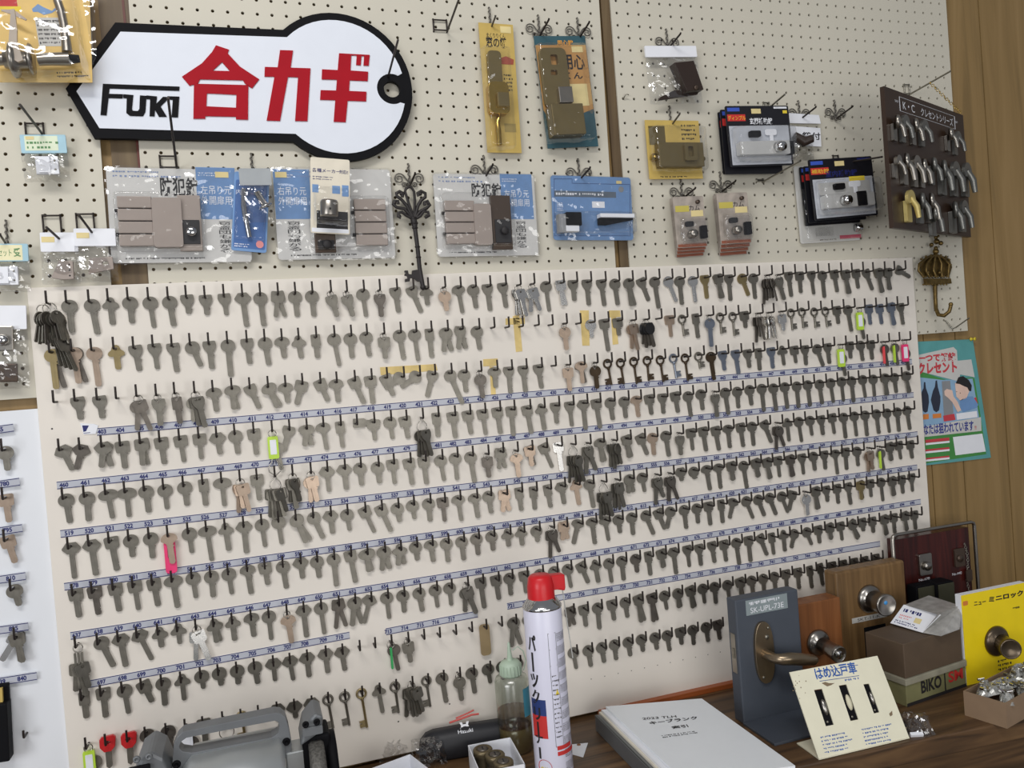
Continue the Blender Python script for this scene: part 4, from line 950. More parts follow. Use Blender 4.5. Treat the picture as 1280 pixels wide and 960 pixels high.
# gold padlock card
C = Card((806, 150), (873, 151), (806.5, 224), 12)
r_ = thing('gold_rim_lock_pack', 'square gold card with bronze rim lock below the bagged lock case', 'lock pack', C.fr)
MB().prism([(0, 0), (C.W, 0), (C.W, -C.H), (0, -C.H)], -1.5, 0).build('card', M_GOLD, r_)
B = lambda *b: C.R(*[580 + v / 4 if i % 2 == 0 else v / 4 for i, v in enumerate(b)])
MB().box(*(lambda b: (b[0], b[1], 2, b[2], b[3], 20))(B(958, 725, 1170, 845))).build('lock_case', M_OLIVE, r_, bevel=1.5)
MB().lathe([(0, 0), (9, 0), (8, 4), (4, 5), (4, 9), (0, 9)], (B(945, 790, 946, 791)[0], B(945, 790, 946, 791)[1], 6), (-.4, 0, 1), 16).build('knob', M_BRASS, r_)
MB().prism(rrect(*B(1075, 735, 1130, 820), 5, 4), 20, 28, [rrect(*B(1090, 750, 1112, 800), 2, 2)]).build('staple', M_OLIVE, r_, bevel=.8)
MB().ball((B(1180, 800, 1181, 801)[0], B(1180, 800, 1181, 801)[1], 10), 6).build('end_knob', M_OLIVE, r_)
MB().greek(C.W * .2, -C.H + 2, C.W * .6, 5, 1, .5, cw=4).greek(C.W * .66, -C.H * .35, C.W * .3, C.H * .3, 4, .5, cw=4).build('black_print', M_INK, r_)
MB().rect(C.W * .05, -C.H * .42, C.W * .35, -C.H * .1, .4).build('brown_panel', M_OLIVE, r_)
MB().shell(*B(935, 640, 1180, 870), .5, 30, 5, 6).build('clear_shell', M_CLEAR, r_)

# ---------------------------------------------------------------- stacks of black silver-film lock packs
M_PKBLK = mat('black_pack_card', (28, 28, 34), .35); M_FILMS = mat('silver_pack_print', (196, 200, 208), .3, .1, var=.12, scale=25)
def black_pack(label, tl, tr, bl, d, front, style):
    C = Card(tl, tr, bl, d); W, Hh = C.W, C.H
    r = thing('black_lock_pack', label, 'lock pack', C.fr, 'black auxiliary-lock packs')
    MB().prism(rrect(0, -Hh, W, 0, 3, 3), -2, 0).build('card', M_PKBLK, r)
    MB().rect(W * .02, -Hh * .25, W * .3, -Hh * .14, .3).build('red_print', M_REDINK, r)
    MB().rect(W * .03, -Hh * .09, W * .22, -Hh * .03, .3).build('blue_print', mat('vivid_blue_ink', (60, 90, 190), .5), r)
    if not front: return r
    MB().rect(W * .03, -Hh * .97, W * .97, -Hh * .33, .25).build('silver_panel', M_FILMS, r)
    MB().text('ディンプル' if style == 0 else '補助錠', W * .03, -Hh * .235, W * .27, Hh * .075, .6).build('yellow_print', M_YEL, r)
    MB().text('玄関補助錠' if style == 0 else '室内補助錠', W * .36 if style == 0 else W * .24, -Hh * .31, W * .36 if style == 0 else W * .5, Hh * .11, .6, .02).rect(W * .76, -Hh * .05, W * .97, -Hh * .02, .5).build('white_print', M_WHITE if style == 0 else M_BLUEINK, r)
    MB().rect(W * .6, -Hh * .4, W * .85, -Hh * .32, .5).build('yellow_panel', M_YEL, r) if style else MB().rect(W * .9, -Hh * .13, W * .97, -Hh * .08, .5).build('yellow_panel', M_YEL, r)
    MB().rect(W * .4, -Hh * .13, W * .55, -Hh * .05, .6).build('price_sticker', M_PRICE, r)
    MB().prism(rrect(W * .1, -Hh * .84, W * .88, -Hh * .62, 3, 3), 2, 18).build('lock_body', mat('bright_zinc', (214, 214, 212), .3, .3), r, bevel=1.5)
    kx = W * .68 if style == 0 else W * .38
    MB().lathe([(0, 0), (11, 0), (11, 10), (9, 18), (0, 18)], (kx, -Hh * .73, 18), (0.1, -.1, 1), 20).build('cylinder', M_CHROME, r)
    MB().box(W * .86, -Hh * .84, 2, W * .97, -Hh * .62, 14).build('black_end', M_BLACK, r, bevel=1) if style == 0 else MB().box(W * .6, -Hh * .84, 16, W * .74, -Hh * .6, 22).build('black_end', M_BLACK, r, bevel=1)
    MB().prism(rrect(W * .31, -Hh * .53, W * .48, -Hh * .43, 3, 3), 2, 10).build('black_key_head', M_BLACK, r, bevel=1)
    MB().prism(rrect(W * .57, -Hh * .5, W * .75, -Hh * .4, 4, 3), 2, 5).prism([(W * .64, -Hh * .5), (W * .69, -Hh * .5), (W * .69, -Hh * .6), (W * .64, -Hh * .6)], 2, 5).build('flat_key', M_WHITE, r)
    if style: MB().prism(rrect(W * .1, -Hh * .6, W * .9, -Hh * .4, 3, 3), 1, 4).build('strike_plate', mat('bright_zinc', (214, 214, 212), .3, .3), r)
    MB().shell(W * .04, -Hh * .95, W * .97, -Hh * .36, .5, 32, 6, 6).build('clear_shell', M_CLEAR, r); return r
black_pack('rearmost of the left stack of three black lock packs', (897, 140), (968, 140), (900, 218), 14, False, 0)
black_pack('middle one of the left stack of three black lock packs', (900, 137), (972, 138), (904, 218), 26, False, 0)
black_pack('front pack of the left black stack, showing a yellow-on-red print', (906, 132.5), (985, 132), (911, 209), 44, True, 0)
black_pack('rearmost of the right stack of black lock packs', (999, 209), (1068, 206), (1003, 283), 16, False, 1)
black_pack('middle one of the right stack of black lock packs', (1004, 208), (1076, 205), (1010, 279), 32, False, 1)
black_pack('front pack of the right black stack, with two silver lock plates', (1010, 200), (1089, 195), (1018, 276), 52, True, 1)
# clear pack behind the right stack
C = Card((992, 208), (1060, 206), (997, 305), 8)
r_ = thing('clear_lock_pack', 'pale clear pack sticking out below the right black stack', 'lock pack', C.fr)
MB().prism(rrect(0, -C.H, C.W + 14, 0, 4, 3), -1.5, 0).build('card', M_GREY, r_)
MB().rect(C.W * .72, -C.H + 5, C.W * 1.12, -C.H + 13, .4).build('red_print', mat('rose_ink', (205, 90, 110), .5), r_); MB().greek(C.W * .35, -C.H + 3, C.W * .35, 5, 1, .4).build('small_print', M_INK, r_)
MB().box(C.W * .28, -C.H + 14, 1, C.W * .55, -C.H + 32, 12).build('clear_insert', M_CLEAR, r_); MB().lathe([(0, 0), (9, 0), (9, 14), (0, 14)], (C.W * .98, -C.H + 27, 8), (1, 0, .2), 16).build('barrel', M_CHROME, r_)
MB().shell(4, -C.H + 2, C.W + 10, -C.H * .3, .5, 18, 4, 5).build('clear_shell', M_CLEAR, r_)
# white folded header with dark item
C = Card((985, 142), (1024, 144), (986, 205), 10)
r_ = thing('folded_header_pack', 'white folded header pack with dark cylinder between the two black stacks', 'lock pack', C.fr)
MB().prism([(0, 0), (C.W * .95, -1), (C.W, -20), (0, -22)], 2, 4).build('header_card', M_WHITE, r_); MB().prism([(0, -27), (C.W, -29), (C.W, -70), (0, -70)], 0, 1.5).build('card', M_WHITE, r_)
MB().text('鍵付', C.W * .4, -56, C.W * .58, 17, 2, .02).build('lettering', M_INK, r_)
MB().tube([(C.W * .05, -50, 10), (C.W * .3, -66, 16), (C.W * .5, -60, 24)], [8, 12, 9], 10).build('dark_cylinder', M_BROWNP, r_)
bg = bag_mesh(C.W * .9, 50, 16, -52); bg.v = [(x + C.W * .3, y, z) for x, y, z in bg.v]; bg.build('clear_bag', M_FILM, r_)
# two fanned stacks of small clear packs
def small_pack(label, tl, tr, bl, d, front):
    C = Card(tl, tr, bl, d); W, Hh = C.W, C.H; r = thing('clear_cam_lock_pack', label, 'lock pack', C.fr, 'small clear cam-lock packs')
    MB().prism(rrect(0, -Hh, W, 0, 3, 3), -1, 0).build('card', mat('rust_and_grey_card', (168, 158, 148), .4, var=.25, scale=40), r)
    MB().rect(2, -Hh + 1, W - 2, -Hh + 7, .3).build('rust_print', mat('rust_ink', (150, 88, 66), .5), r)
    if front:
        MB().rect(W * .05, -Hh * .3, W * .5, -Hh * .18, .4).build('yellow_panel', mat('dull_yellow_print', (200, 186, 90), .5), r)
        MB().rect(W * .55, -Hh * .4, W * .95, -Hh * .28, .4).build('cream_panel', M_PRICE, r); MB().text('カム', W * .5, -Hh * .28, W * .35, Hh * .1, .6).build('black_print', M_INK, r)
        MB().lathe([(0, 0), (9, 0), (9, 12), (7, 16), (0, 16)], (W * .48, -Hh * .76, 2), (0, .1, 1), 18).build('cam_lock', M_SATIN, r)
        MB().prism(rrect(W * .3, -Hh * .6, W * .55, -Hh * .5, 3, 3), 2, 8).build('black_key_head', M_BLACK, r); MB().box(W * .75, -Hh * .85, 2, W * .93, -Hh * .6, 14).build('black_clip', M_BLACK, r, bevel=1.5)
        MB().lathe([(0, 0), (4, 0), (4, 6), (0, 6)], (W * .78, -Hh * .12, 0), (0, 0, 1), 12).build('stud', M_DKBRONZE, r)
    MB().shell(W * .06, -Hh * .93, W * .98, -Hh * .42, .5, 18, 4, 4).build('clear_shell', M_CLEAR, r)
nm = ['rearmost', 'third', 'second', 'front']
for i in range(4):
    small_pack('%s pack in the left fanned stack of small clear cam locks' % nm[i], (837 + i * 1.2, 248 - i * .6), (872 + i * 2.2, 246 - i * .4), (838 + i * 6, 323 - i * 4.5), 8 + i * 9, i == 3)
    small_pack('%s pack in the right fanned stack of small clear cam locks' % nm[i], (891 + i * 1.4, 244 - i * .8), (926 + i * 2.6, 242 - i * .6), (893 + i * 7.5, 321 - i * 5.5), 8 + i * 9, i == 3)

# ---------------------------------------------------------------- brown crescent-latch display board, swung out from the wall
ptl = U(1105, 107.5, 175); ptr = U(1203.5, 140, 18)
ptr.z = ptl.z
C = Card((0, 0), (1, 0), (0, 1), 0, frame(ptl, ptr - ptl)); C.W = (ptr - ptl).length * 1000; C.H = -C.L(1112, 284)[1]
r_ = thing('crescent_display_board', 'dark brown sales display board with rows of steel crescent window latches', 'display board', C.fr)
MB().prism([(0, 0), (C.W, 0), (C.W, -C.H), (0, -C.H)], -9, 0).build('board', mat('dark_brown_melamine', (52, 36, 26), .4, var=.12, scale=12), r_)
K = lambda x, y, z=0: C.L(1090 + x / 4.364, 90 + y / 4.364, z)
wt = MB(); a = K(148, 135); b_ = K(448, 300); a2 = K(448, 232); b2 = K(148, 210)
w0, h0 = a[0], a[1]; w1 = a2[0]; h1 = (b2[1])
for p, q_ in (((w0, h0), (w1, h0)), ((w1, h0), (w1, h1)), ((w1, h1), (w0, h1)), ((w0, h1), (w0, h0))): wt.tube([(*p, .3), (*q_, .3)], .5, 4)
hh = h0 - h1
wt.text('K・C', w0 + (w1 - w0) * .05, h1 + hh * .2, (w1 - w0) * .2, hh * .55, .4).text('クレセントシリーズ', w0 + (w1 - w0) * .36, h1 + hh * .18, (w1 - w0) * .6, hh * .6, .4)
wt.text('NAVY', w0 - 22, h0 - 14, 16, 5, .4).text('NAVY', w1 + 3, h0 - 14, 14, 5, .4); wt.build('lettering', M_WHITE, r_)
def crescent(px, py, s, style, m):
    x, y = K(px, py, 12); c = MB()
    c.prism(rrect(x - 9 * s, y - 34 * s, x + 9 * s, y + 4 * s, 3, 3), .5, 7 * s)
    if style == 0: c.lathe([(0, 0), (14 * s, 0), (15 * s, 4), (13 * s, 8), (6 * s, 10), (0, 10)], (x, y + 6 * s, 8), (.5, 0, 1), 20)
    else: c.prism([(x + 15 * s * math.cos(t), y + 6 * s + 15 * s * math.sin(t)) for t in [PI * i / 12 - .4 for i in range(17)]] , 8, 15)
    c.tube([(x, y + 8 * s, 12), (x + 7 * s, y - 8 * s, 20), (x + 9 * s, y - 28 * s, 22)], [5 * s, 5.5 * s, 4 * s], 8)
    c.build('crescent_latch', m, r_)
rnd = random.Random(3)
for px, py, s in ((140, 285, .8), (183, 290, .85), (240, 305, .85), (288, 315, .85), (430, 350, .8), (470, 372, .8), (145, 500, .7), (190, 505, 1), (245, 520, 1), (285, 530, .95), (340, 520, .9), (395, 550, 1.2), (458, 560, 1.2), (520, 565, 1.2), (212, 710, 1.0), (275, 720, 1), (325, 720, 1), (345, 790, 1), (455, 770, 1.1), (505, 765, 1.1)):
    crescent(px, py, s * 1.2, rnd.choice((0, 1)), mat('pale_brass', (205, 186, 120), .4, .5) if (px, py) == (212, 710) else rnd.choice((M_SATIN, mat('grey_zinc', (128, 128, 124), .35, .8))))
# small chain of the display board
ch = MB(); q0 = C.inv @ U(1163, 104, 100); q1 = (C.W * .93, 2, 4)
for i in range(14):
    t = i / 13; p = [q0[j] * 1000 * (1 - t) + q1[j] * t for j in range(3)]; a_ = i % 2
    ch.tube([(p[0] + 3.2 * math.cos(th) * (.6), p[1] + 3.2 * math.sin(th), p[2] + (2 * math.cos(th) if a_ else 0)) for th in [2 * PI * k / 8 for k in range(8)]], .8, 5, close=True)
ch.build('chain', M_BRASS, r_)

# ---------------------------------------------------------------- crown hook
C = Card((1147, 296), (1192, 297), (1150, 402), 6)
r_ = thing('crown_hook', 'antique brass crown-shaped coat hook on the right edge of the pegboard', 'hook', C.fr)
M_ANT = mat('antique_brass', (112, 92, 52), 0.4, 0.75, var=0.35, scale=120)
K = lambda x, y, z=0: (*C.L(1050 + x / 4.8, 230 + y / 4.8), z)
K = lambda x, y, z=0: (*C.L(1050 + x / 4.8, 230 + y / 4.8, z), z)
cw = MB()
cw.prism([K(x, y)[:2] for x, y in ((495, 570), (645, 570), (650, 600), (500, 608))], 2, 10)
cw.prism([K(x, y)[:2] for x, y in ((480, 500), (500, 450), (560, 430), (600, 430), (650, 450), (665, 500), (648, 555), (495, 555))], 0, 4)
for xs in ((497, 475), (530, 520), (570, 565), (605, 610), (640, 655)): 
    x0_, x1_ = xs
    cw.tube([K(x0_ + 8, 560, 8), K(x1_ - 4, 520, 9), K(x1_, 480, 9), K((x1_ + 575) / 2, 440, 8), K(575, 425, 8)], 3.0, 8)
for i in range(9): cw.ball(K(497 + i * 18, 555, 9), 2.5); 
for x, y in ((478, 480), (488, 450), (515, 435), (545, 428), (605, 428), (635, 436), (655, 455), (664, 485)): cw.ball(K(x, y, 8), 2.8)
for x, y, r in ((528, 530, 4), (598, 532, 4.5), (575, 405, 7), (575, 385, 5), (548, 365, 5), (605, 355, 5.5), (580, 345, 6.5), (575, 322, 4.5), (590, 312, 3)): cw.ball(K(x, y, 9), r)
for i in range(9): cw.ball(K(500 + i * 17.5, 603, 10), 2.2)
cw.build('crown', M_ANT, r_)
MB().tube([K(570, 600, 4), K(572, 680, 6), K(575, 745, 12), K(590, 785, 24), K(625, 790, 36), K(655, 765, 44), K(665, 730, 46)], [5, 4.5, 4.5, 4.6, 4.6, 4.2, 4], 10).ball(K(665, 722, 46), 5).build('hook_arm', M_ANT, r_)

# ---------------------------------------------------------------- poster on the panelled wall
C = Card((1138, 427.5), (1216, 424), (1153, 583), -9)
r_ = thing('poster', 'green and blue security poster with a cartoon burglar on the panelled wall', 'poster', C.fr)
W, Hh = C.W, C.H
K = lambda x, y: C.L(1140 + x / 5.82, 420 + y / 5.82)
MB().prism([(-6, 0), (W, 0), K(575, 885), K(70, 945)], -1, 0).build('sheet', mat('poster_teal', (92, 160, 160), .45), r_)
Kp = lambda pts: [K(*p) for p in pts]
MB().poly(Kp([(40, 250), (250, 320), (440, 300), (455, 310), (500, 590), (540, 860), (75, 930)]), .2).build('green_field', mat('poster_green', (70, 140, 70), .5), r_)
MB().poly(Kp([(45, 300), (230, 320), (440, 310), (505, 690), (70, 735)]), .4).build('picture_field', mat('poster_pale_blue', (140, 175, 205), .5), r_)
MB().poly(Kp([(35, 140), (300, 80), (325, 105), (330, 180), (430, 170), (455, 300), (350, 280), (335, 330), (300, 320), (45, 255)]), .6).poly(Kp([(78, 660), (500, 590), (505, 690), (85, 735)]), .6).build('banner_print', M_GREY, r_)
MB().poly(Kp([(296, 735), (510, 710), (535, 840), (315, 868)]), .6).poly(Kp([(320, 565), (470, 545), (475, 590), (325, 610)]), .9).build('white_box', M_WHITE, r_)
rdm = MB()
bx0, by0 = K(40, 196); bx1, by1 = K(315, 120); rdm.text('一つで解錠', bx0, by0, bx1 - bx0, 21, .9, .05)
bx0, by0 = K(40, 282); bx1, by1 = K(325, 205); rdm.text('クレセント', bx0, by0, bx1 - bx0, 28, .9, .05)
for y in (748, 818, 880): rdm.poly(Kp([(95, y + 8), (270, y - 10), (270, y + 12), (97, y + 30)]), .6)
rdm.poly(Kp([(390, 475), (465, 445), (475, 490), (400, 520)]), .9).poly(Kp([(225, 580), (305, 565), (315, 610), (230, 622)]), .9).build('red_print', mat('poster_red', (200, 66, 74), .5), r_)
MB().poly(Kp([(78, 570), (120, 566), (120, 604), (80, 608)]), .8).poly(Kp([(148, 568), (210, 562), (212, 594), (150, 600)]), .8).build('orange_print', mat('poster_orange', (214, 130, 60), .5), r_)
for y in (772, 832, 892): MB().poly(Kp([(97, y + 8), (272, y - 10), (272, y + 4), (98, y + 22)]), .7).build('white_line', M_WHITE, r_)
bl = MB(); bx0, by0 = K(84, 720); bx1, by1 = K(445, 650); bl.text('なたは狙われています', bx0, by0, bx1 - bx0, 25, 1.0, .03); bl.build('blue_print', mat('poster_blue', (58, 66, 140), .5), r_)
bx0, by0 = K(455, 680); MB().text('!!', bx0, by0, 5, 9, 1.0, .02).build('exclamation', mat('poster_red', (200, 66, 74), .5), r_)
ink = MB()
ink.poly(Kp([(85, 335), (95, 335), (100, 380), (118, 430), (122, 480), (112, 550), (95, 558), (78, 545), (62, 470), (68, 410), (82, 380)]), .8).poly(Kp([(170, 325), (180, 322), (186, 370), (205, 440), (205, 480), (195, 540), (175, 555), (155, 540), (135, 465), (150, 400), (165, 370)]), .8).build('dark_silhouette', mat('slate_ink', (44, 50, 66), .5), r_)
MB().poly(Kp([(215, 330), (275, 325), (300, 560), (232, 600)]), .8).build('door_edge', M_MGREY, r_)
MB().poly(Kp([(310, 345), (350, 310), (400, 320), (415, 400), (395, 450), (350, 470), (320, 440)]), 1.0).poly(Kp([(232, 400), (250, 385), (290, 395), (300, 440), (330, 480), (355, 540), (330, 555), (290, 480), (260, 450), (235, 430)]), 1.1).build('cartoon_skin', mat('poster_skin', (232, 200, 184), .5), r_)
MB().poly(Kp([(315, 345), (335, 300), (370, 292), (410, 320), (432, 360), (428, 400), (412, 400), (400, 375), (375, 365), (345, 350)]), 1.2).poly(circ(*K(322, 405), 1.2, 8), 1.3).poly(circ(*K(348, 415), 1.2, 8), 1.3).build('cartoon_hair', M_INK, r_)
MB().poly(Kp([(345, 470), (400, 440), (440, 440), (480, 500), (470, 520), (370, 555), (350, 520)]), 1.0).build('cartoon_shirt', M_BLUE, r_)
pp = thing('push_pin', 'yellow push pin at the top right corner of the security poster', 'push pin', frame(U(1213.5, 424, -8)))
MB().lathe([(0.6, -4), (0.6, 0), (4.5, 0), (4.5, 1.5), (2.5, 2.5), (2.5, 8), (4.2, 9), (4.2, 11), (0, 11)], (0, 0, 0), (.2, 0, 1), 14).build('head', mat('yellow_plastic', (222, 200, 50), .3), pp)
# black box at the far left edge
C = Card((-30, 858), (13, 852), (-25, 950), 8)
r_ = thing('wall_pocket', 'black plastic pocket with a gold insert at the left edge below number 840', 'wall pocket', C.fr)
MB().box(0, -C.H, 0, C.W, -C.H * .22, 26).build('pocket', M_BLACK, r_, bevel=2); MB().box(0, -C.H * .3, 0, C.W - 1, 0, 8).build('back_plate', M_BLACK, r_, bevel=1)
MB().box(2, -C.H * .35, 10, C.W - 8, -4, 16).build('gold_insert', M_GOLD, r_)
# ================================================================ the bench and what stands on it
ZD = 0.75
W_BENCH = wood('bench_wood', (56, 41, 27), (90, 66, 43), (116, 88, 58), 0, 16, 0.45)
W_ORANGE = wood('orange_wood', (134, 66, 30), (160, 84, 40), (176, 100, 52), 0, 14, 0.4)
W_OAK = wood('sample_oak', (88, 66, 40), (118, 90, 56), (138, 108, 70), 1, 20, 0.45)
W_CHEST = wood('chestnut_block', (104, 62, 30), (128, 78, 40), (142, 92, 52), 1, 16, 0.45)
W_ROSE = wood('rosewood_veneer', (30, 11, 11), (62, 22, 19), (80, 30, 24), 1, 20, 0.3)
flat = lambda z: frame((0, 0, z), (1, 0, 0), (0, 1, 0))
bench = thing('workbench', 'long dark wooden workbench with worn front edge below the key board', 'workbench', frame((0, 0, 0), (1, 0, 0), (0, 1, 0)))
f1 = H(1000, 958); f2 = H(1280, 905)
sl = (f2.y - f1.y) / (f2.x - f1.x); fy = lambda x: (f1.y + sl * (x - f1.x)) * 1000
MB().prism([(-1700, 12), (1500, 12), (1500, fy(1.5) + 60), (40, fy(.04)), (30, -680), (-1700, -680)], 712, 750).build('top', W_BENCH, bench, bevel=3)
MB().prism([(-1650, -10), (1450, -10), (1450, fy(1.45) + 90), (30, fy(.03) + 25), (20, -650), (-1650, -650)], 540, 712).build('apron', W_BENCH, bench)
for x, y in ((-1600, -60), (-1600, -600), (-30, -600), (1380, -60), (1380, -380)): MB().box(x - 30, y - 30, 0, x + 30, y + 30, 540).build('leg', W_BENCH, bench)
MB().box(-160, -20, 750, 1500, -.0, 760.5).build('back_trim', W_ORANGE, bench, bevel=1)
dd = lambda p: -p.y * 1000
def box_frame(P0, P1): return frame(P0, P1 - P0)

# ---------------------------------------------------------------- blue-grey lever handle stand
P = H(930, 906); df = dd(P); a = U(918.6, 751, df); b = U(997, 736.4, df); zt = a.z - ZD
x0 = a.x; wd = (b.x - a.x) * 1000; ht = zt * 1000
back = H(904.4, 746.7, a.z); th = min(60, max(30, dd(P) - dd(back)))
st = thing('lever_handle_stand', 'slate blue display stand with bronze lever handle and silver model label', 'display stand', frame((x0, -df / 1000, ZD)))
M_SLATE = mat('slate_blue_paint', (72, 78, 88), 0.5, var=0.04)
MB().box(0, 0, -th, wd, ht, 0).build('block', M_SLATE, st, bevel=2.5)
q = H(967, 933.6); MB().box(-2, 0, 0, wd + 6, 5, dd(q) - df).build('base_plate', M_SLATE, st, bevel=1)
C = Card((0, 0), (1, 0), (0, 1), 0, st.matrix_world.copy())
S = lambda x, y, z=0: C.L(900 + x / 5.645, 690 + y / 5.645, z)
lx0, ly1 = S(178, 345); lx1 = S(470, 290)[0]; ly0 = S(180, 452)[1]
lb = MB().box(lx0, ly0, 0, lx1, ly1, .8).build('model_label', mat('silver_label', (150, 162, 165), .4, .2), st)
h = ly1 - ly0
MB().text('SK-UPL-73E', lx0 + (lx1 - lx0) * .1, ly0 + h * .12, (lx1 - lx0) * .8, h * .36, 1.1).greek(lx0 + (lx1 - lx0) * .08, ly0 + h * .58, (lx1 - lx0) * .85, h * .3, 1, 1.1, .7, 3).build('lettering', M_WHITE, lb)
M_LEV = mat('antique_bronze_satin', (150, 134, 112), 0.3, 0.9, var=.06)
ex0, ey1 = S(222, 500); ex1, ey0 = S(385, 905)
MB().prism([((ex0 + ex1) / 2 + (ex1 - ex0) / 2 * math.copysign(abs(math.cos(t)) ** .8, math.cos(t)), (ey0 + ey1) / 2 + (ey1 - ey0) / 2 * math.copysign(abs(math.sin(t)) ** .8, math.sin(t))) for t in [2 * PI * i / 32 for i in range(32)]], 0, 7).build('escutcheon', M_LEV, st, bevel=2)
sc = MB()
for x, y in ((338, 535), (308, 885)): sc.lathe([(0, 0), (3, 0), (2, 2), (0, 2.2)], (*S(x, y, 7), 7), (0, 0, 1), 10)
sc.lathe([(0, 0), (5, 0), (4, 2), (0, 2)], (*S(330, 600, 7), 7), (0, 0, 1), 12); sc.build('screw', M_STEEL, st)
n0 = S(320, 720, 7); e = S(690, 765, 45)
MB().tube([(*n0, 6), (*n0, 20), (n0[0] + 2, n0[1], 36), (n0[0] + 10, n0[1], 45), (n0[0] + 26, n0[1] - 1, 47), ((n0[0] + e[0]) / 2 + 10, (n0[1] + e[1]) / 2, 45), (e[0] - 8, e[1] + 1, 42), (e[0], e[1], 40)], [10, 9.5, 9.5, 11, 12, 11.5, 10, 6], 12).build('lever', M_LEV, st)
MB().box(-1.2, ht * .40, -th * .75, 0, ht * .72, -th * .25).build('latch_plate', M_SATIN, st, bevel=.4)
MB().box(-3, ht * .52, -th * .6, -.5, ht * .6, -th * .4).build('latch_bolt', M_STEEL, st)

# ---------------------------------------------------------------- knob samples on wooden blocks
M_NICK = mat('brushed_nickel', (158, 154, 148), 0.28, 1.0, var=.05)
def knob(root, C, rose, tip, rr, tr, L, m, face=None, cyl=False):
    x, y = C.L(*rose); M = MB()
    M.lathe([(0, 0), (rr, 0), (rr, 4), (rr * .85, 9), (tr * .8, 12), (tr * .8, 18)], (x, y, 0), (0, 0, 1), 32); M.build('rose', m, root)
    kx, ky = C.L(*tip, L)
    ax = Vector((kx - x, ky - y, L - 14)); ln = ax.length
    MB().lathe([(0, 0), (tr * .86, 0), (tr * .9, ln * .5), (tr, ln * .86), (tr, ln * .96), (tr * .92, ln), (tr * .86, ln - 1), (tr * .3, ln - 4 if not cyl else ln - 1), (0, ln - 4.5 if not cyl else ln - 1)], (x, y, 14), ax, 32).build('knob', face or m, root)
    s = MB()
    for t in (1.7, 3.9): s.lathe([(0, 0), (2.6, 0), (2, 1.5), (0, 1.7)], (x + rr * .8 * math.cos(t), y + rr * .8 * math.sin(t), 5), (0, 0, 1), 10)
    s.build('screw', M_STEEL, root); return Vector((x, y, 14)) + ax, ax.normalized()
df = 118; a = U(1000.5, 756, df); b = U(1050, 748.5, df)
r_ = thing('knob_sample_block', 'small orange-brown wooden block with keyed cylinder knob beside the slate stand', 'lock sample', frame((a.x, -df / 1000, ZD)))
wd = (b.x - a.x) * 1000; MB().box(-10, 0, -42, wd, (a.z - ZD) * 1000, 0).build('block', W_CHEST, r_, bevel=2)
C = Card((0, 0), (1, 0), (0, 1), 0, r_.matrix_world.copy())
e, ax = knob(r_, C, (1022, 803), (1050, 819), 27, 17, 66, M_NICK, cyl=True)
MB().lathe([(0, 0), (8, 0), (8, 1.5), (0, 1.5)], e - ax * 1.2, ax, 20).build('key_cylinder', M_CHROME, r_)
MB().box(e.x - 1, e.y - 4, e.z, e.x + 1, e.y + 4, e.z + .9).build('keyway', M_INK, r_)
df = 88; a = U(1044, 716, df); b = U(1131, 707.5, df)
r_ = thing('knob_sample_block', 'larger brown oak block with plain knob labelled SKT-11-K', 'lock sample', frame((a.x, -df / 1000, ZD)))
wd = (b.x - a.x) * 1000; MB().box(0, 0, -38, wd, (a.z - ZD) * 1000, 0).build('block', W_OAK, r_, bevel=5)
C = Card((0, 0), (1, 0), (0, 1), 0, r_.matrix_world.copy())
e, ax = knob(r_, C, (1086, 748), (1109, 757), 30, 23, 58, M_NICK)
MB().lathe([(0, 0), (4.5, 0), (4, .6), (0, .6)], e - ax * 4 + Vector((0, 5, 0)), ax, 14).build('blue_sticker', mat('sky_blue_sticker', (70, 150, 215), .5), r_)
S = lambda x, y: C.L(900 + x / 5.645, 690 + y / 5.645)
lx0, ly1 = S(930, 470); lx1, ly0 = S(1180, 495); ly0 = ly1 - 11
lb = MB().box(lx0, ly0, 0, lx1, ly1, .7).build('model_label', mat('grey_tape_label', (190, 188, 182), .5), r_)
MB().text('SKT-11-K', lx0 + (lx1 - lx0) * .15, ly0 + 2.4, (lx1 - lx0) * .65, 6.2, 1).build('lettering', M_INK, lb)
x0, y1 = S(1015, 535); x1, y0 = S(1180, 720); MB().box(x0, y0, -.5, x1, y1, .8).build('black_plate', M_BLACK, r_)

# ---------------------------------------------------------------- rosewood lock display in a chrome hoop
df = 45; a = U(1118, 675, df); b = U(1211, 667, df)
r_ = thing('rosewood_lock_display', 'dark red rosewood display panel in chrome hoop with two small locks', 'display stand', frame((a.x, -df / 1000, ZD)))
wd = (b.x - a.x) * 1000; ht = (a.z - ZD) * 1000
MB().box(0, 0, -24, wd, ht, 0).build('panel', W_ROSE, r_, bevel=1.5)
MB().tube([(-9, 0, 4), (-9, ht + 2, 4), (-7, ht + 9, 4), (0, ht + 12, 4), (wd + 4, ht + 12, 4), (wd + 11, ht + 9, 4), (wd + 13, ht + 2, 4), (wd + 13, 0, 4)], 4.2, 10).build('chrome_hoop', M_SATIN, r_)
C = Card((0, 0), (1, 0), (0, 1), 0, r_.matrix_world.copy()); S = lambda x, y, z=0: C.L(1080 + x / 6, 640 + y / 6, z)
R4 = lambda x0, y0, x1, y1: (S(x0, y0)[0], S(x0, y1)[1], S(x1, y0)[0], S(x0, y0)[1])
l1 = MB().prism(rrect(*R4(398, 318, 492, 480), 4, 3), 0, 6).build('lock_plate', M_SATIN, r_, bevel=1); k = S(450, 400)
MB().lathe([(0, 6), (10, 6), (10, 12), (8, 15), (0, 15)], (*k, 0), (0, 0, 1), 20).build('cylinder', M_NICK, l1)
l2 = MB().prism(rrect(*R4(668, 278, 742, 415), 3, 3), 0, 5).build('lock_plate', M_DKBRONZE, r_, bevel=1); k = S(705, 345)
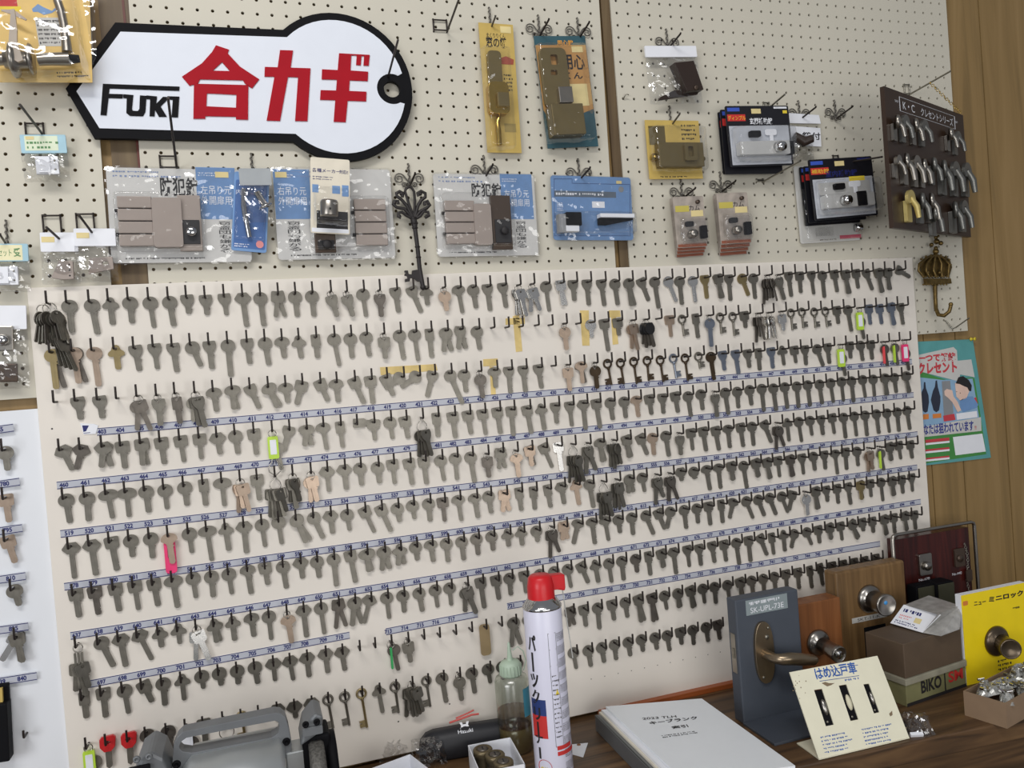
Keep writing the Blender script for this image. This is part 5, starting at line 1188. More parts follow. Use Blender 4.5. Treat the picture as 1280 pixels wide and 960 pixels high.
MB().lathe([(0, 5), (8, 5), (8, 8), (0, 8)], (*k, 0), (0, 0, 1), 18).build('cylinder', M_DKBRONZE, l2)
x0, y0, x1, y1 = R4(410, 500, 492, 522); t = MB().text('No.670', x0, y0, x1 - x0, 6, .4); x0, y0, x1, y1 = R4(660, 458, 732, 478); t.text('No.440', x0, y0, x1 - x0, 6, .4).build('lettering', M_WHITE, r_)
ch = MB(); p0 = S(745, 240); p1 = S(785, 600)
for i in range(16):
    u = i / 15; cx = p0[0] + (p1[0] - p0[0]) * u + 4 * math.sin(u * 6); cy = p0[1] + (p1[1] - p0[1]) * u
    ch.tube([(cx + 2 * math.cos(v), cy + 3.4 * math.sin(v), 4 + (1.5 * math.cos(v) if i % 2 else 0)) for v in [2 * PI * j / 8 for j in range(8)]], .7, 5, close=True)
ch.build('chain', M_STEEL, r_); MB().prism(rrect(*R4(745, 430, 790, 520), 5, 3), 6, 8).build('hanging_key', M_DKBRONZE, r_)
for nm_, bx, z1 in (('small_lock_box', (1147, 734, 1170, 760), 36), ('small_lock_box', (1172, 730, 1195, 762), 44)):
    q0 = U(bx[0], bx[1], df + z1); q1 = U(bx[2], bx[3], df + z1)
    t = thing(nm_, 'black sample lock case with olive end, %s of two before the rosewood panel' % ('smaller' if z1 == 36 else 'larger'), 'lock sample', frame((q0.x, -(df + z1) / 1000, ZD)))
    w2 = (q1.x - q0.x) * 1000; h2 = (q0.z - ZD) * 1000
    MB().box(-2, 0, -z1 + 6, w2, h2, -2).build('case', M_BLACK, t, bevel=1.5); MB().box(2, 0, -2, w2, h2 - 3, 0).build('end_plate', mat('olive_metal', (84, 84, 66), .4, .4), t, bevel=1)

# ---------------------------------------------------------------- two cardboard boxes and the bagged part on top
P0 = H(1134, 884); P1 = H(1208, 858); fr = box_frame(P0, P1); L_ = (P1 - P0).length * 1000
dz = -P0.y * 1000
z1 = (U(1137, 848, dz).z - ZD) * 1000; z2 = (U(1137.5, 804, dz).z - ZD) * 1000
g = thing('lock_box', 'long olive green cardboard box with red logo print under the brown box', 'box', fr)
M_GRN = mat('olive_box_card', (126, 124, 86), .6, var=.1); M_CARD = mat('brown_box_card', (90, 74, 58), .65, var=.08)
MB().box(0, 0, -95, L_, z1 - 8, 0).build('tray', M_GRN, g, bevel=1); MB().box(-3, z1 - 12, -98, L_ + 2, z1, 3).build('lid', mat('worn_box_card', (150, 146, 128), .6, var=.15), g, bevel=1)
fx = MB().rect(0, 0, L_, z1 * .12, .4).build('dark_band', M_INK, g)
MB().text('BIKO', L_ * .24, z1 * .3, L_ * .34, z1 * .45, .6, .03).rect(L_ * .63, z1 * .12, L_ * .65, z1 - 12, .5).build('black_print', M_INK, g); MB().text('SM', L_ * .7, z1 * .35, L_ * .25, z1 * .4, .6, .03).build('red_print', M_REDINK, g)
fr2 = fr @ Matrix.Translation((0.002, z1 / 1000, 0))
bb = thing('brown_box', 'plain brown cardboard box stacked on the olive green box', 'box', fr2)
MB().box(0, 0, -92, L_ - 6, z2 - z1, -1).build('carton', M_CARD, bb, bevel=1.5)
zb = ZD + (z2 + 1) / 1000
vs = [H(1113, 779, zb + .004), H(1153, 791, zb + .001), H(1172, 768, zb + .036), H(1130, 756, zb + .036), H(1161, 744, zb + .036), H(1202, 757, zb + .036), H(1199, 786, zb + .001), H(1176, 795, zb)]
bc = Vector((sum(v.x for v in vs) / 8, sum(v.y for v in vs) / 8, zb)); fr = frame(bc, vs[1] - vs[0]); inv = fr.inverted(); lv = [tuple((inv @ v) * 1000) for v in vs]
bk0 = (lv[3][0], 1, lv[4][2]); lv.append(bk0)
pk = thing('bagged_fitting_box', 'clear wrapped box with white printed label lying on the brown box', 'bagged fitting', fr)
MB().add(lv, [(2, 5, 6, 7, 1), (3, 2, 5, 4), (0, 3, 4, 8), (8, 4, 5, 6), (0, 8, 6, 7, 1)]).build('wrapped_box', mat('cloudy_plastic_wrap', (172, 170, 166), .25, .1, var=.2, scale=60), pk, bevel=1)
lab = Card((0, 0), (1, 0), (0, 1), 0, frame(vs[0], vs[1] - vs[0], vs[3] - vs[0])); M2 = inv @ lab.fr
M2 = Matrix.Translation(M2.translation * 1000) @ M2.to_3x3().to_4x4()
wl = (vs[1] - vs[0]).length * 1000; hl = abs((lab.inv @ vs[3]).y) * 1000
o_ = MB().prism([(0, 0), (wl, 0), ((lab.inv @ vs[2]).x * 1000, hl), ((lab.inv @ vs[3]).x * 1000, hl)], -.4, .8).xf(M2).build('label', M_WHITE, pk)
MB().greek(wl * .18, hl * .62, wl * .5, hl * .22, 1, 1.1, .7, 5).greek(wl * .1, hl * .06, wl * .8, hl * .2, 2, 1.1, .5, 3).xf(M2).build('blue_print', M_BLUEINK, o_); MB().greek(wl * .15, hl * .3, wl * .4, hl * .26, 2, 1.1, .5, 4).xf(M2).build('pink_print', M_PINK, o_)
MB().rect(wl * .62, hl * .32, wl * .82, hl * .56, 1.1).xf(M2).build('price_sticker', M_PRICE, o_)

# ---------------------------------------------------------------- yellow mini-lock sign with a knob
P = H(1209, 857); df = dd(P); a = U(1200, 745, df)
r_ = thing('yellow_lock_display', 'bright yellow display panel with bronze cylinder knob at the right edge', 'display stand', frame((P.x, P.y, ZD)))
ht = (a.z - ZD) * 1000; wd = 175
MB().box(0, 0, -16, wd, ht, -1).box(20, 0, -70, wd, ht * .3, -16).build('backing', M_WHITE, r_, bevel=1); MB().box(0, 0, -1, wd, ht, 0).build('front', mat('bright_yellow_print', (246, 218, 24), .45, var=.03), r_)
C = Card((0, 0), (1, 0), (0, 1), 0, r_.matrix_world.copy()); S = lambda x, y, z=0: C.L(1080 + x / 6, 730 + y / 6, z)
x0, y1 = S(822, 118); x1 = S(1190, 118)[0]; h = y1 - S(822, 165)[1]
MB().text('ニュー', x0, y1 - h * 1.0, (x1 - x0) * .24, h * .62, .4, .03).text('ミニロック', x0 + (x1 - x0) * .3, y1 - h, (x1 - x0) * .72, h * .95, .4, .05).greek(*S(1115, 195), 22, 6, 1, .4, .6).greek(*S(1008, 660), 48, 26, 3, .4, .5, 4).build('black_print', M_INK, r_)
x0, y0 = S(742, 165); MB().prism(rrect(x0, y0, x0 + 13, y0 + 9, 2, 2), 0, .4).build('orange_logo', mat('poster_orange', (214, 130, 60), .5), r_)
M_AB = mat('dark_antique_bronze', (96, 84, 70), .3, .8, var=.08)
knob(r_, C, (1245, 801), (1264, 812), 31, 20, 52, M_AB)

# ---------------------------------------------------------------- open carton of small bagged parts
P0 = H(1259, 911); PL = H(1206, 894); e1 = (P0 - PL).normalized(); fr = frame(PL, P0 - PL); La = (P0 - PL).length * 1000
hc = (U(1206, 863, dd(PL)).z - ZD) * 1000
r_ = thing('open_carton', 'low open brown carton full of bagged small parts at the right edge', 'box', fr)
D_ = 190; m = MB()
m.box(0, 0, -2, La, hc, 0).box(0, 0, -D_, 2, hc, -2).box(La - 2, 0, -D_, La, hc, -2).box(0, 0, -D_, La, hc, -D_ + 2).box(2, 0, -D_ + 2, La - 2, 2, -2); m.build('carton', mat('tan_carton', (142, 118, 94), .65, var=.06), r_)
rnd = random.Random(5); M_ZINC = mat('zinc_parts_in_film', (186, 186, 182), .25, .5, var=.45, scale=140)
for i in range(9):
    t = thing('parts_bag', 'small crinkled clear bag of metal parts heaped in the open carton', 'bagged parts', fr @ Matrix.Translation(((8 + (i % 3) * (La - 16) / 3 + (La - 16) / 6) / 1000, (hc - 6 + rnd.uniform(-4, 5)) / 1000, (-14 - (i // 3) * 58 - 26) / 1000)) @ Matrix.Rotation(-PI / 2 + rnd.uniform(-.25, .25), 4, 'X') @ Matrix.Rotation(rnd.uniform(-.6, .6), 4, 'Z'), 'bags in the open carton')
    bg = bag_mesh((La - 10) / 3, 62, 9, 31, 8, 8, 3.5); bg.build('film', M_ZINC, t)
    for j in range(4):
        x, y = rnd.uniform(-10, 10), rnd.uniform(-20, 20); MB().box(x, y, 9, x + rnd.uniform(6, 16), y + 4, 14).xf(Matrix.Rotation(rnd.uniform(-.8, .8), 4, 'Z')).build('metal_part', M_CHROME if j % 2 else M_STEEL, t, bevel=.6)

# ---------------------------------------------------------------- leaning cream card with three sash rollers
BL = H(1024, 950, ZD + .001); BR = H(1137, 923, ZD + .001)
dm = 62; TL = U(988.5, 839, dd(BL) - dm); TR = U(1097, 820, dd(BR) - dm)
fr = frame(BL, BR - BL, TL - BL); inv = fr.inverted(); wd = (BR - BL).length * 1000; ht = (inv @ TL).y * 1000; xt = (inv @ TL).x * 1000; wt_ = ((inv @ TR).x - (inv @ TL).x) * 1000
r_ = thing('roller_display_card', 'leaning cream plastic display card with three sash rollers and blue lettering', 'display stand', fr)
C = Card((0, 0), (1, 0), (0, 1), 0, fr); S = lambda x, y, z=0: C.L(980 + x / 6.4, 800 + y / 6.4, z)
M_CREAM = mat('cream_plastic_sheet', (236, 232, 208), .28, var=.03, coat=.4)
slots = [[S(*p) for p in q] for q in ([(240, 400), (305, 390), (400, 678), (335, 690)], [(438, 365), (500, 355), (597, 635), (533, 648)], [(635, 355), (680, 348), (764, 578), (720, 588)])]
MB().prism([(0, 0), (wd, 0), S(747, 126), S(45, 258)], -2.2, 0, slots).build('sheet', M_CREAM, r_)
lo = [tuple((inv @ v) * 1000) for v in (H(1024, 950, ZD + .001), H(1137, 923, ZD + .001), H(1137, 923, ZD + .001) + Vector((-.03, .075, 0)), H(996, 930, ZD + .001))]
up_ = [tuple((inv @ (fr @ (Vector(v) / 1000) + Vector((0, 0, .002)))) * 1000) for v in lo]
MB().add(lo + up_, [(0, 3, 2, 1), (4, 5, 6, 7), (0, 1, 5, 4), (1, 2, 6, 5), (2, 3, 7, 6), (3, 0, 4, 7)]).build('foot_plate', M_CREAM, r_)
for q, hub in zip(slots, (M_NICK, mat('ivory_nylon', (214, 208, 180), .4), M_NICK)):
    cx = sum(p[0] for p in q) / 4; cy = sum(p[1] for p in q) / 4; hh = abs(q[0][1] - q[2][1]); ww = abs(q[1][0] - q[0][0])
    rl = MB().prism([(cx + (x - cx) * .86, cy + (y - cy) * .96) for x, y in q], -14, -1.0).build('roller_housing', M_BLACK, r_)
    MB().ball((cx + ww * .1, cy, -2.5), 1, ww * .34, hh * .24, 6, 16).build('roller', hub, rl)
    MB().lathe([(0, 0), (2.4, 0), (1.8, 1.2), (0, 1.3)], (q[3][0] + ww * .4 , q[3][1] + hh * .1, -1), (0, 0, 1), 8).build('screw', M_STEEL, rl)
x0, y0 = S(262, 318); x1, y1 = S(592, 210); t = MB()
hx = hh * .33
A_ = Vector(S(262, 322)); B_ = Vector(S(590, 268)); ang = math.atan2(B_.y - A_.y, B_.x - A_.x); lw = (B_ - A_).length
t.text('はめ込戸車', A_.x, A_.y, lw, 21, .3, .022, rot=ang)
for (pa, pb) in (((250, 258), (590, 200)), ((285, 330), (600, 285))): t.tube([(*S(*pa), .2), (*S(*pb), .2)], .5, 4)
t.build('blue_lettering', mat('bright_blue_ink', (46, 92, 168), .5), r_)
g = MB()
for (pa, w_, n_) in (((330, 915), 60, 5), ((660, 850), 60, 5)):
    q_ = MB().greek(0, 0, w_, 30, n_, .3, .4, 3); q_.xf(Matrix.Translation((*S(*pa), 0)) @ Matrix.Rotation(ang * .9, 4, 'Z')); g.add(q_.v, q_.f)
q_ = MB().greek(0, 0, 32, 5, 1, .3, .6, 4); q_.xf(Matrix.Translation((*S(490, 335), 0)) @ Matrix.Rotation(ang * 1.4, 4, 'Z')); g.add(q_.v, q_.f)
g.build('small_print', mat('bright_blue_ink', (46, 92, 168), .5), r_)
sn = MB().poly([S(*p) for p in ((300, 345), (330, 335), (360, 345), (405, 345), (375, 362), (345, 372))], .2).poly([S(*p) for p in ((840, 590), (865, 565), (868, 600), (850, 612))], .2)
for i in range(14): x, y = 60 + random.random() * 120, 265 + random.random() * 220; sn.poly(circ(*S(x, y), random.uniform(.5, 1.4), 6), .2)
sn.build('stain', mat('brown_stain', (130, 112, 88), .6), r_)

# ---------------------------------------------------------------- crumpled bag and dark wrapped block behind the card
q = H(1150, 915); t = thing('crumpled_bag', 'crumpled clear bag with a dark block lying behind the cream card', 'bagged fitting', frame(q, (.9, -.35, 0), (.3, .8, .45)))
bg = bag_mesh(52, 60, 22, 40, 9, 9, 5); bg.build('film', M_FILM, t)
MB().box(-22, -12, -6, 10, 24, 10).build('dark_block', M_DKBRONZE, t, bevel=2); MB().box(-24, -16, 0, -2, -10, 14).build('label', M_WHITE, t)

# ---------------------------------------------------------------- ring binder with booklet
zt = ZD + .046
A, B, Cq = H(757, 883, zt), H(877, 873, zt), H(994, 957, zt)
A2 = B + (A - B) * 1.0; e2 = (Cq - B); D = A2 + e2 * 1.06
fr = frame(A2, B - A2, A2 - D); inv = fr.inverted(); L2 = lambda v: tuple(((inv @ v) * 1000)[:2])
bd = thing('binder', 'grey ring binder with white key blank index booklet lying on the bench', 'binder', fr)
quad = [L2(A2), L2(B), L2(B + e2), L2(D)]
MB().prism(quad, -4, 0).build('booklet', mat('white_booklet_paper', (234, 238, 242), .4, var=.01), bd)
off = lambda k, s: [(x + (-k if i in (0, 3) else 0), y + s) for i, (x, y) in enumerate(quad)]
MB().prism(off(9, -2), -9, -4.6).build('paper_sheet', M_WHITE, bd); MB().prism(off(14, 0), -13, -9.4).build('paper_sheet', mat('cream_paper', (222, 216, 200), .5), bd)
MB().prism(off(7, -3), -14.6, -13.4).build('blue_divider', mat('blue_divider_sheet', (60, 84, 150), .4), bd)
MB().prism(off(20, 0), -18, -15).build('cover', mat('grey_binder_cover', (128, 130, 130), .4), bd); MB().prism(off(20, -2), -45.5, -43).build('cover', mat('grey_binder_cover', (128, 130, 130), .4), bd)
sp = [(quad[0][0] - 22, quad[0][1] - 1), (quad[0][0] - 18, quad[0][1] - 1), (quad[3][0] - 18, quad[3][1]), (quad[3][0] - 22, quad[3][1])]
MB().prism(sp, -45, -15).build('spine', mat('dark_grey_spine', (96, 98, 100), .4), bd)
MB().prism(off(-4, -4), -43, -18).build('paper_block', mat('paper_edges', (200, 196, 186), .6), bd)
C = Card((0, 0), (1, 0), (0, 1), 0, fr); t = MB(); an = 0
def along(s, pa, pb, h, bold=0.0):
    a = Vector(C.L(*pa)); b = Vector(C.L(*pb)); t.text(s, a.x, a.y, (b - a).length, h, .4, bold, rot=math.atan2(b.y - a.y, b.x - a.x))
along('2023 TLH', (803.5, 900), (846, 897), 9, .01); along('キーブランク', (813, 906), (873, 899), 13, .03); along('索引', (841, 911.5), (861, 909), 11, .02)
q_ = MB().greek(0, 0, 82, 12, 2, .4, .5, 3); a = Vector(C.L(829, 923)); b = Vector(C.L(893, 914)); q_.xf(Matrix.Translation((a.x, a.y, 0)) @ Matrix.Rotation(math.atan2(b.y - a.y, b.x - a.x), 4, 'Z')); t.add(q_.v, q_.f)
t.build('lettering', M_INK, bd)
# paper tag
q = H(724, 937); t = thing('paper_tag', 'small white paper tag with brown eyelet on the bench beside the binder', 'paper tag', flat(ZD))
pts = [tuple(v * 1000 for v in H(x, y)[:2]) for x, y in ((714, 931), (735, 929), (729, 947), (714, 943))]
MB().prism(pts, .2, .8).build('tag', M_WHITE, t); cq = H(723.5, 931.5); MB().prism(circ(cq.x * 1000, cq.y * 1000 , 4, 10), .8, 1.2).build('eyelet', mat('brown_eyelet', (140, 90, 50), .5), t)

# ---------------------------------------------------------------- parts-cleaner spray can
s = 1.38; w = CAMW + v_w(ray(683, 830)) * s; R_ = 24 * s / F * 1000
cf = frame((w.x, w.y, ZD)) @ Matrix.Rotation(0.0, 4, 'Y')
zz = lambda y, k=0: ((CAMW + v_w(ray(681, y)) * s).z - ZD) * 1000
can = thing('spray_can', 'tall white spray can with red cap and nozzle standing on the bench', 'spray can', cf)
h1 = zz(757)
rot90 = lambda mb: mb
MB().lathe([(R_ * .96, 0), (R_, 3), (R_, h1 - 2), (R_ * .98, h1)], (0, 0, 0), (0, 1, 0), 40).build('body', mat('white_lacquered_tin', (226, 226, 244), .28, var=.01), can)
MB().lathe([(R_ * 1.01, h1 - 1), (R_ * 1.03, h1 + 2), (R_ * 1.0, h1 + 4), (R_ * .95, h1 + 6), (R_ * .66, h1 + 18), (R_ * .5, h1 + 20)], (0, 0, 0), (0, 1, 0), 36).build('shoulder', M_CHROME, can)
cp = mat('red_plastic_cap', (206, 28, 36), .35)
MB().lathe([(R_ * .72, h1 + 13), (R_ * .7, h1 + 34), (R_ * .62, h1 + 50), (R_ * .5, h1 + 54), (0, h1 + 54)], (0, 0, 0), (0, 1, 0), 28).build('cap', cp, can)
MB().prism([(5, h1 + 26), (R_ * .8, h1 + 26), (R_ * 1.25, h1 + 22), (R_ * 1.3, h1 + 28), (R_ * 1.3, h1 + 50), (8, h1 + 52)], -9, 9).build('nozzle', cp, can, bevel=2)
MB().tube([(R_ * 1.2, h1 + 24, 0), (R_ * 1.3, h1 - 40, 4), (R_ * 1.4, h1 - 95, 8)], 1.0, 6).build('straw', mat('clear_straw', (190, 190, 186), .2), can)
def bent(mb, a0=0):
    mb.v = [((R_ + z) * math.sin(x / R_ + a0), y, (R_ + z) * math.cos(x / R_ + a0)) for x, y, z in mb.v]; return mb
def brect(mb, x0, y0, x1, y1, z=.3):
    n = max(2, int((x1 - x0) / 3))
    for i in range(n): mb.rect(x0 + (x1 - x0) * i / n, y0, x0 + (x1 - x0) * (i + 1) / n, y1, z)
    return mb
Hc = lambda y: zz(y)
t = MB()
for ch_, y0_, y1_ in (('パ', 806, 786), ('ー', 832, 808), ('ツ', 852, 834), ('ク', 872, 854)): t.text(ch_, -27, Hc(y0_), 17, Hc(y1_) - Hc(y0_), .5, .04) if ch_ != 'ー' else t.rect(-21, Hc(y0_), -17, Hc(y1_), .5)
t.text('リ', -25, Hc(892), 14, Hc(876) - Hc(892), .7, .03).rect(-20, Hc(913), -16, Hc(894), .7).text('ナ', -26, Hc(922), 16, Hc(908) - Hc(922), .7, .03).rect(-20, Hc(940), -16, Hc(926), .7)
bent(t, -.5).build('black_lettering', M_INK, can)
bent(brect(MB(), -34, Hc(886), -4, Hc(866), .35), -.4).build('navy_band', mat('navy_ink', (40, 60, 120), .5), can)
bent(brect(MB(), -34, Hc(914), -4, Hc(886), .35), -.4).build('red_band', M_REDINK, can)
bent(MB().poly(circ(-14, Hc(950), 13, 24), .4), -.4).build('red_disc', M_REDINK, can)
bent(MB().text('OK', -22, Hc(957), 14, 10, .6, .02), -.4).build('yellow_lettering', M_YEL, can)
g = MB(); random.seed(4)
for i in range(11): y_ = Hc(785 + i * 16); g.greek(14, y_ - 16, 34, 15, 5, .3, .5, 2)
for x in (-2, 12): g.rect(x, Hc(925), x + .6, Hc(785), .3)
for i in range(8): g.rect(-2, Hc(785 + i * 20), 12, Hc(785 + i * 20) + .6, .3)
g.rect(-2, Hc(784), 45, Hc(784) + .7, .3); g.greek(0, Hc(915), 11, 110, 14, .3, .3, 2)
bent(g, -.1).build('small_print', M_INK, can)
bent(brect(brect(MB(), 0, Hc(936), 44, Hc(931), .4), 0, Hc(929), 30, Hc(924), .4), -.1).build('red_print', M_REDINK, can)
bent(MB().poly([(4, Hc(861)), (11, Hc(861)), (7.5, Hc(854))], .4), -.1).build('warning_triangle', M_YEL, can)

# ---------------------------------------------------------------- oil squeeze bottle
P = H(646, 936); q = thing('oil_bottle', 'squeeze bottle with ribbed green-white cap and brown oil, behind the spray can', 'bottle', frame(P))
dz = dd(P); Rb = (U(664, 880, dz).x - U(623, 880, dz).x) * 500; zz2 = lambda y: (U(640, y, dz).z - ZD) * 1000
hb = zz2(845)
MB().lathe([(Rb * .94, 0), (Rb, 5), (Rb, hb - 8), (Rb * .9, hb), (Rb * .55, hb + 6)], (0, 0, 0), (0, 1, 0), 32).build('bottle_wall', clear('hazy_polythene', .16, .35, .15, 20, (.86, .9, .84), .25), q)
MB().lathe([(Rb * .9, 2), (Rb * .95, 5), (Rb * .95, hb * .34), (0, hb * .34)], (0, 0, 0), (0, 1, 0), 28).build('oil', mat('brown_oil', (106, 88, 52), .2), q)
MB().lathe([(Rb * .96, hb * .34), (Rb * .96, hb * .55), (0, hb * .5)], (0, 0, 0), (0, 1, 0), 28).build('oil_film', clear('oil_film_wall', .05, .2, .2, 20, (.72, .6, .5), .2), q)
cpm = mat('pale_green_cap', (186, 205, 184), .45); cpb = MB(); n = 40
cpb.lathe([(Rb * .58, hb + 2), (Rb * .62, hb + 4), (Rb * .62, hb + 24), (Rb * .5, hb + 29), (6, hb + 31)], (0, 0, 0), (0, 1, 0), 32)
for i in range(20): a = 2 * PI * i / 20; cpb.tube([(Rb * .63 * math.cos(a), hb + 5, Rb * .63 * math.sin(a)), (Rb * .63 * math.cos(a), hb + 23, Rb * .63 * math.sin(a))], 1.1, 4)
cpb.build('cap', cpm, q)
MB().lathe([(6, hb + 30), (4.5, hb + 40), (2.4, hb + 62), (1.4, hb + 64), (0, hb + 64)], (0, 0, 0), (0, 1, 0), 14).build('nozzle', cpm, q)
MB().tube([(6, hb + 48, 2), (16, hb + 54, 3), (26, hb + 44, 4), (30, hb + 25, 4), (24, hb + 8, 4)], 1.1, 6).build('cap_strap', cpm, q)
x = MB(); 
for i in range(8): a0 = .35 + i * .1; x.add([((Rb + .5) * math.sin(a0), hb * .5, (Rb + .5) * math.cos(a0)), ((Rb + .5) * math.sin(a0 + .1), hb * .5, (Rb + .5) * math.cos(a0 + .1)), ((Rb + .5) * math.sin(a0 + .1), hb * .88, (Rb + .5) * math.cos(a0 + .1)), ((Rb + .5) * math.sin(a0), hb * .88, (Rb + .5) * math.cos(a0))], [(0, 1, 2, 3)])
x.build('blue_label', mat('teal_label', (70, 150, 175), .5), q)

# ---------------------------------------------------------------- spectacle case
P0 = H(540, 949); P1 = H(628, 934); fr = box_frame(P0, P1) @ Matrix.Translation((0, 0, .014)); Lc = (P1 - P0).length * 1000
cs = thing('spectacle_case', 'black spectacle case with white logo lying against the board bottom', 'spectacle case', fr)
hcs = (U(580, 905, dd(P0)).z - ZD) * 1000
prof = [(0, 0), (8, 4), (10, hcs * .45), (4, hcs * .78), (-16, hcs * .98), (-40, hcs), (-58, hcs * .7), (-60, 8), (-54, 0)]
m = MB(); xs = [(-22, .45), (-18, .72), (-8, .92), (6, 1.0), (Lc * .5, 1.02), (Lc - 4, 1.0), (Lc + 12, .9), (Lc + 20, .6)]; vs = []; fs = []
for x_, k in xs:
    for z_, y_ in prof: vs.append((x_, y_ * k, -16 + (z_ * .58 + 16) * (.6 + .4 * k)))
n = len(prof)
for i in range(len(xs) - 1):
    for k in range(n): l = (k + 1) % n; fs.append((i * n + k, (i + 1) * n + k, (i + 1) * n + l, i * n + l))
m.add(vs, fs, True); m.add(vs[:n], [tuple(range(n))]); m.add(vs[-n:], [tuple(range(n))[::-1]])
m.build('shell', mat('black_case_leatherette', (34, 35, 40), .5, var=.1), cs)
tm = Matrix.Translation((Lc * .42, hcs * .84, -1.5)) @ Matrix.Rotation(-.85, 4, 'X')
lg = MB().prism([(0, 9), (5, 9), (6, 12.5), (12, 12.5), (13, 9), (18, 9), (15.5, 14.5), (18, 21), (13, 21), (12, 16.5), (6, 16.5), (5, 21), (0, 21), (2.5, 14.5)], 0.5, 1.0); lg.text('Hazuki', -5, 0, 28, 7, 1.0, .01)
lg.xf(tm).build('white_logo', M_WHITE, cs)
q = thing('red_spectacle_arm', 'thin red plastic spectacle arm resting behind the black case', 'spectacles', frame(U(580, 905, dd(H(580, 943)) + 6) - Vector((0, 0, hcs / 1000))))
MB().tube([(-24, hcs + 1, -16), (0, hcs + 3, -18), (20, hcs + 6, -18), (34, hcs + 5, -18)], 2.0, 8).tube([(-10, hcs + 5, -20), (14, hcs + 9, -22), (26, hcs + 12, -23)], 1.6, 8).build('arm', mat('translucent_red', (206, 90, 84), .3), q)

# ---------------------------------------------------------------- white box of lock cylinders, second white box, film
P0 = H(586, 960, ZD + .042); Pb = H(585, 932, ZD + .042); Pr = H(638, 922, ZD + .042)
fr = frame((Pb.x, Pb.y, ZD), Pr - Pb); wb = (Pr - Pb).length * 1000; m = MB(); D_ = 105
m.box(0, 0, -1.5, wb, 42, 0).box(0, 0, 0, 1.5, 42, D_).box(wb - 1.5, 0, 0, wb, 42, D_).box(0, 0, D_ - 1.5, wb, 42, D_).box(0, 0, 0, wb, 1.5, D_)
r_ = tag(m.build('white_box', M_WHITE, frame=fr), 'open white card box holding three brass lock cylinders', 'box')
for i, (x_, z_) in enumerate(((22, 24), (38, 52), (46, 82))):
    t = thing('lock_cylinder', '%s of three dull brass lock cylinders lying in the white box' % ('rearmost', 'middle', 'front')[i], 'lock cylinder', fr @ Matrix.Translation((x_ / 1000, .0015, z_ / 1000)), 'lock cylinders in the white box')
    MB().lathe([(15, 0), (16, 2), (16, 30), (17.5, 31), (17.5, 40), (16, 42), (11, 42), (10.5, 40), (0, 40)], (0, 0, 0), (0, 1, 0), 24).build('barrel', mat('dull_bronze', (112, 100, 76), .4, .7, var=.2), t)
    MB().lathe([(9.5, 39), (9.5, 42.5), (0, 42.5)], (0, 0, 0), (0, 1, 0), 18).build('plug', mat('dark_tarnished_steel', (82, 78, 74)), t); MB().box(-1.2, 42.5, -6, 1.2, 43, 6).build('keyway', M_INK, t)
Pb = H(464, 961, ZD + .05); Pr = H(513, 943, ZD + .05); fr = frame((Pb.x, Pb.y, ZD), Pr - Pb); wb = (Pr - Pb).length * 1000; m = MB(); D_ = 90
m.box(0, 0, -1.5, wb, 50, 0).box(0, 0, 0, 1.5, 50, D_).box(wb - 1.5, 0, 0, wb, 50, D_).box(0, 0, D_ - 1.5, wb, 50, D_).box(0, 0, 0, wb, 1.5, D_)
tag(m.build('white_box', M_WHITE, frame=fr), 'empty white card box before the crumpled clear film', 'box')
q = H(538, 958); t = thing('clear_film', 'crumpled clear plastic film lying before the black spectacle case', 'plastic film', frame(q, (1, -.1, 0), (-.1, .4, .9)))
bag_mesh(62, 55, 22, 50, 10, 10, 7).build('film', M_FILM, t)
q = H(494, 950); t = thing('clear_film', 'bulging clear plastic bag lying behind the empty white box', 'plastic film', frame(q, (1, -.1, 0), (-.1, .5, .85)))
bag_mesh(58, 48, 22, 46, 10, 10, 7).build('film', M_FILM, t)

# ---------------------------------------------------------------- key duplicating machine
d0 = 250; o = U(282, 900, d0); fr = frame((o.x, -d0 / 1000, ZD))
km = thing('key_cutting_machine', 'grey key duplicating machine with carrying handle at the lower left', 'key machine', fr)
C = Card((0, 0), (1, 0), (0, 1), 0, fr); S = lambda x, y, z=0: C.L(150 + x / 4.414, 850 + y / 4.414, z)
M_ALU = mat('cast_aluminium_grey', (176, 180, 181), .36, .6, var=.06, scale=18); M_DGR = mat('machine_dark_grey', (112, 115, 118), .42, .2)
out = [S(*p) for p in ((288, 500), (300, 340), (318, 300), (350, 268), (850, 165), (885, 168), (912, 190), (930, 250), (946, 340), (940, 385), (900, 395))] 
out = out[:-1] + [S(930, 420), S(860, 400), S(420, 470), S(360, 520)]
inn = [S(*p) for p in ((330, 345), (345, 318), (370, 300), (850, 208), (872, 215), (880, 245), (872, 275), (835, 300), (400, 382), (350, 375), (334, 362))]
MB().prism(out, -14, 12, [inn]).build('handle', M_DGR, km, bevel=4)
bx0, by1 = S(372, 385); bx1 = S(900, 290)[0]; top = (S(372, 392)[1] + S(900, 290)[1]) / 2
prof = [(-70, 0), (-70, top - 40), (-55, top - 12), (-20, top), (30, top - 2), (62, top - 22), (78, top - 60), (80, 0)]
m = MB(); n = len(prof); xs = [(bx0 - 6, .93), (bx0 + 6, 1), (bx1 - 8, 1), (bx1, .94)]; vs = [(x_, y_ * (1 if y_ < 1 else k), z_ * k) for x_, k in xs for z_, y_ in prof]; fs = [(i * n + k, (i + 1) * n + k, (i + 1) * n + (k + 1) % n, i * n + (k + 1) % n) for i in range(len(xs) - 1) for k in range(n)]
m.add(vs, fs, True).add(vs[:n], [tuple(range(n))]).add(vs[-n:], [tuple(range(n))[::-1]]); m.build('body', M_ALU, km)
b_ = MB()
for p in ((312, 465), (918, 340)): b_.lathe([(0, 0), (6, 0), (5, 3), (2.5, 3.2), (2.5, 1), (0, 1)], (*S(*p, 12), 12), (0, 0, 1), 14)
b_.build('bolt', M_BLACK, km)
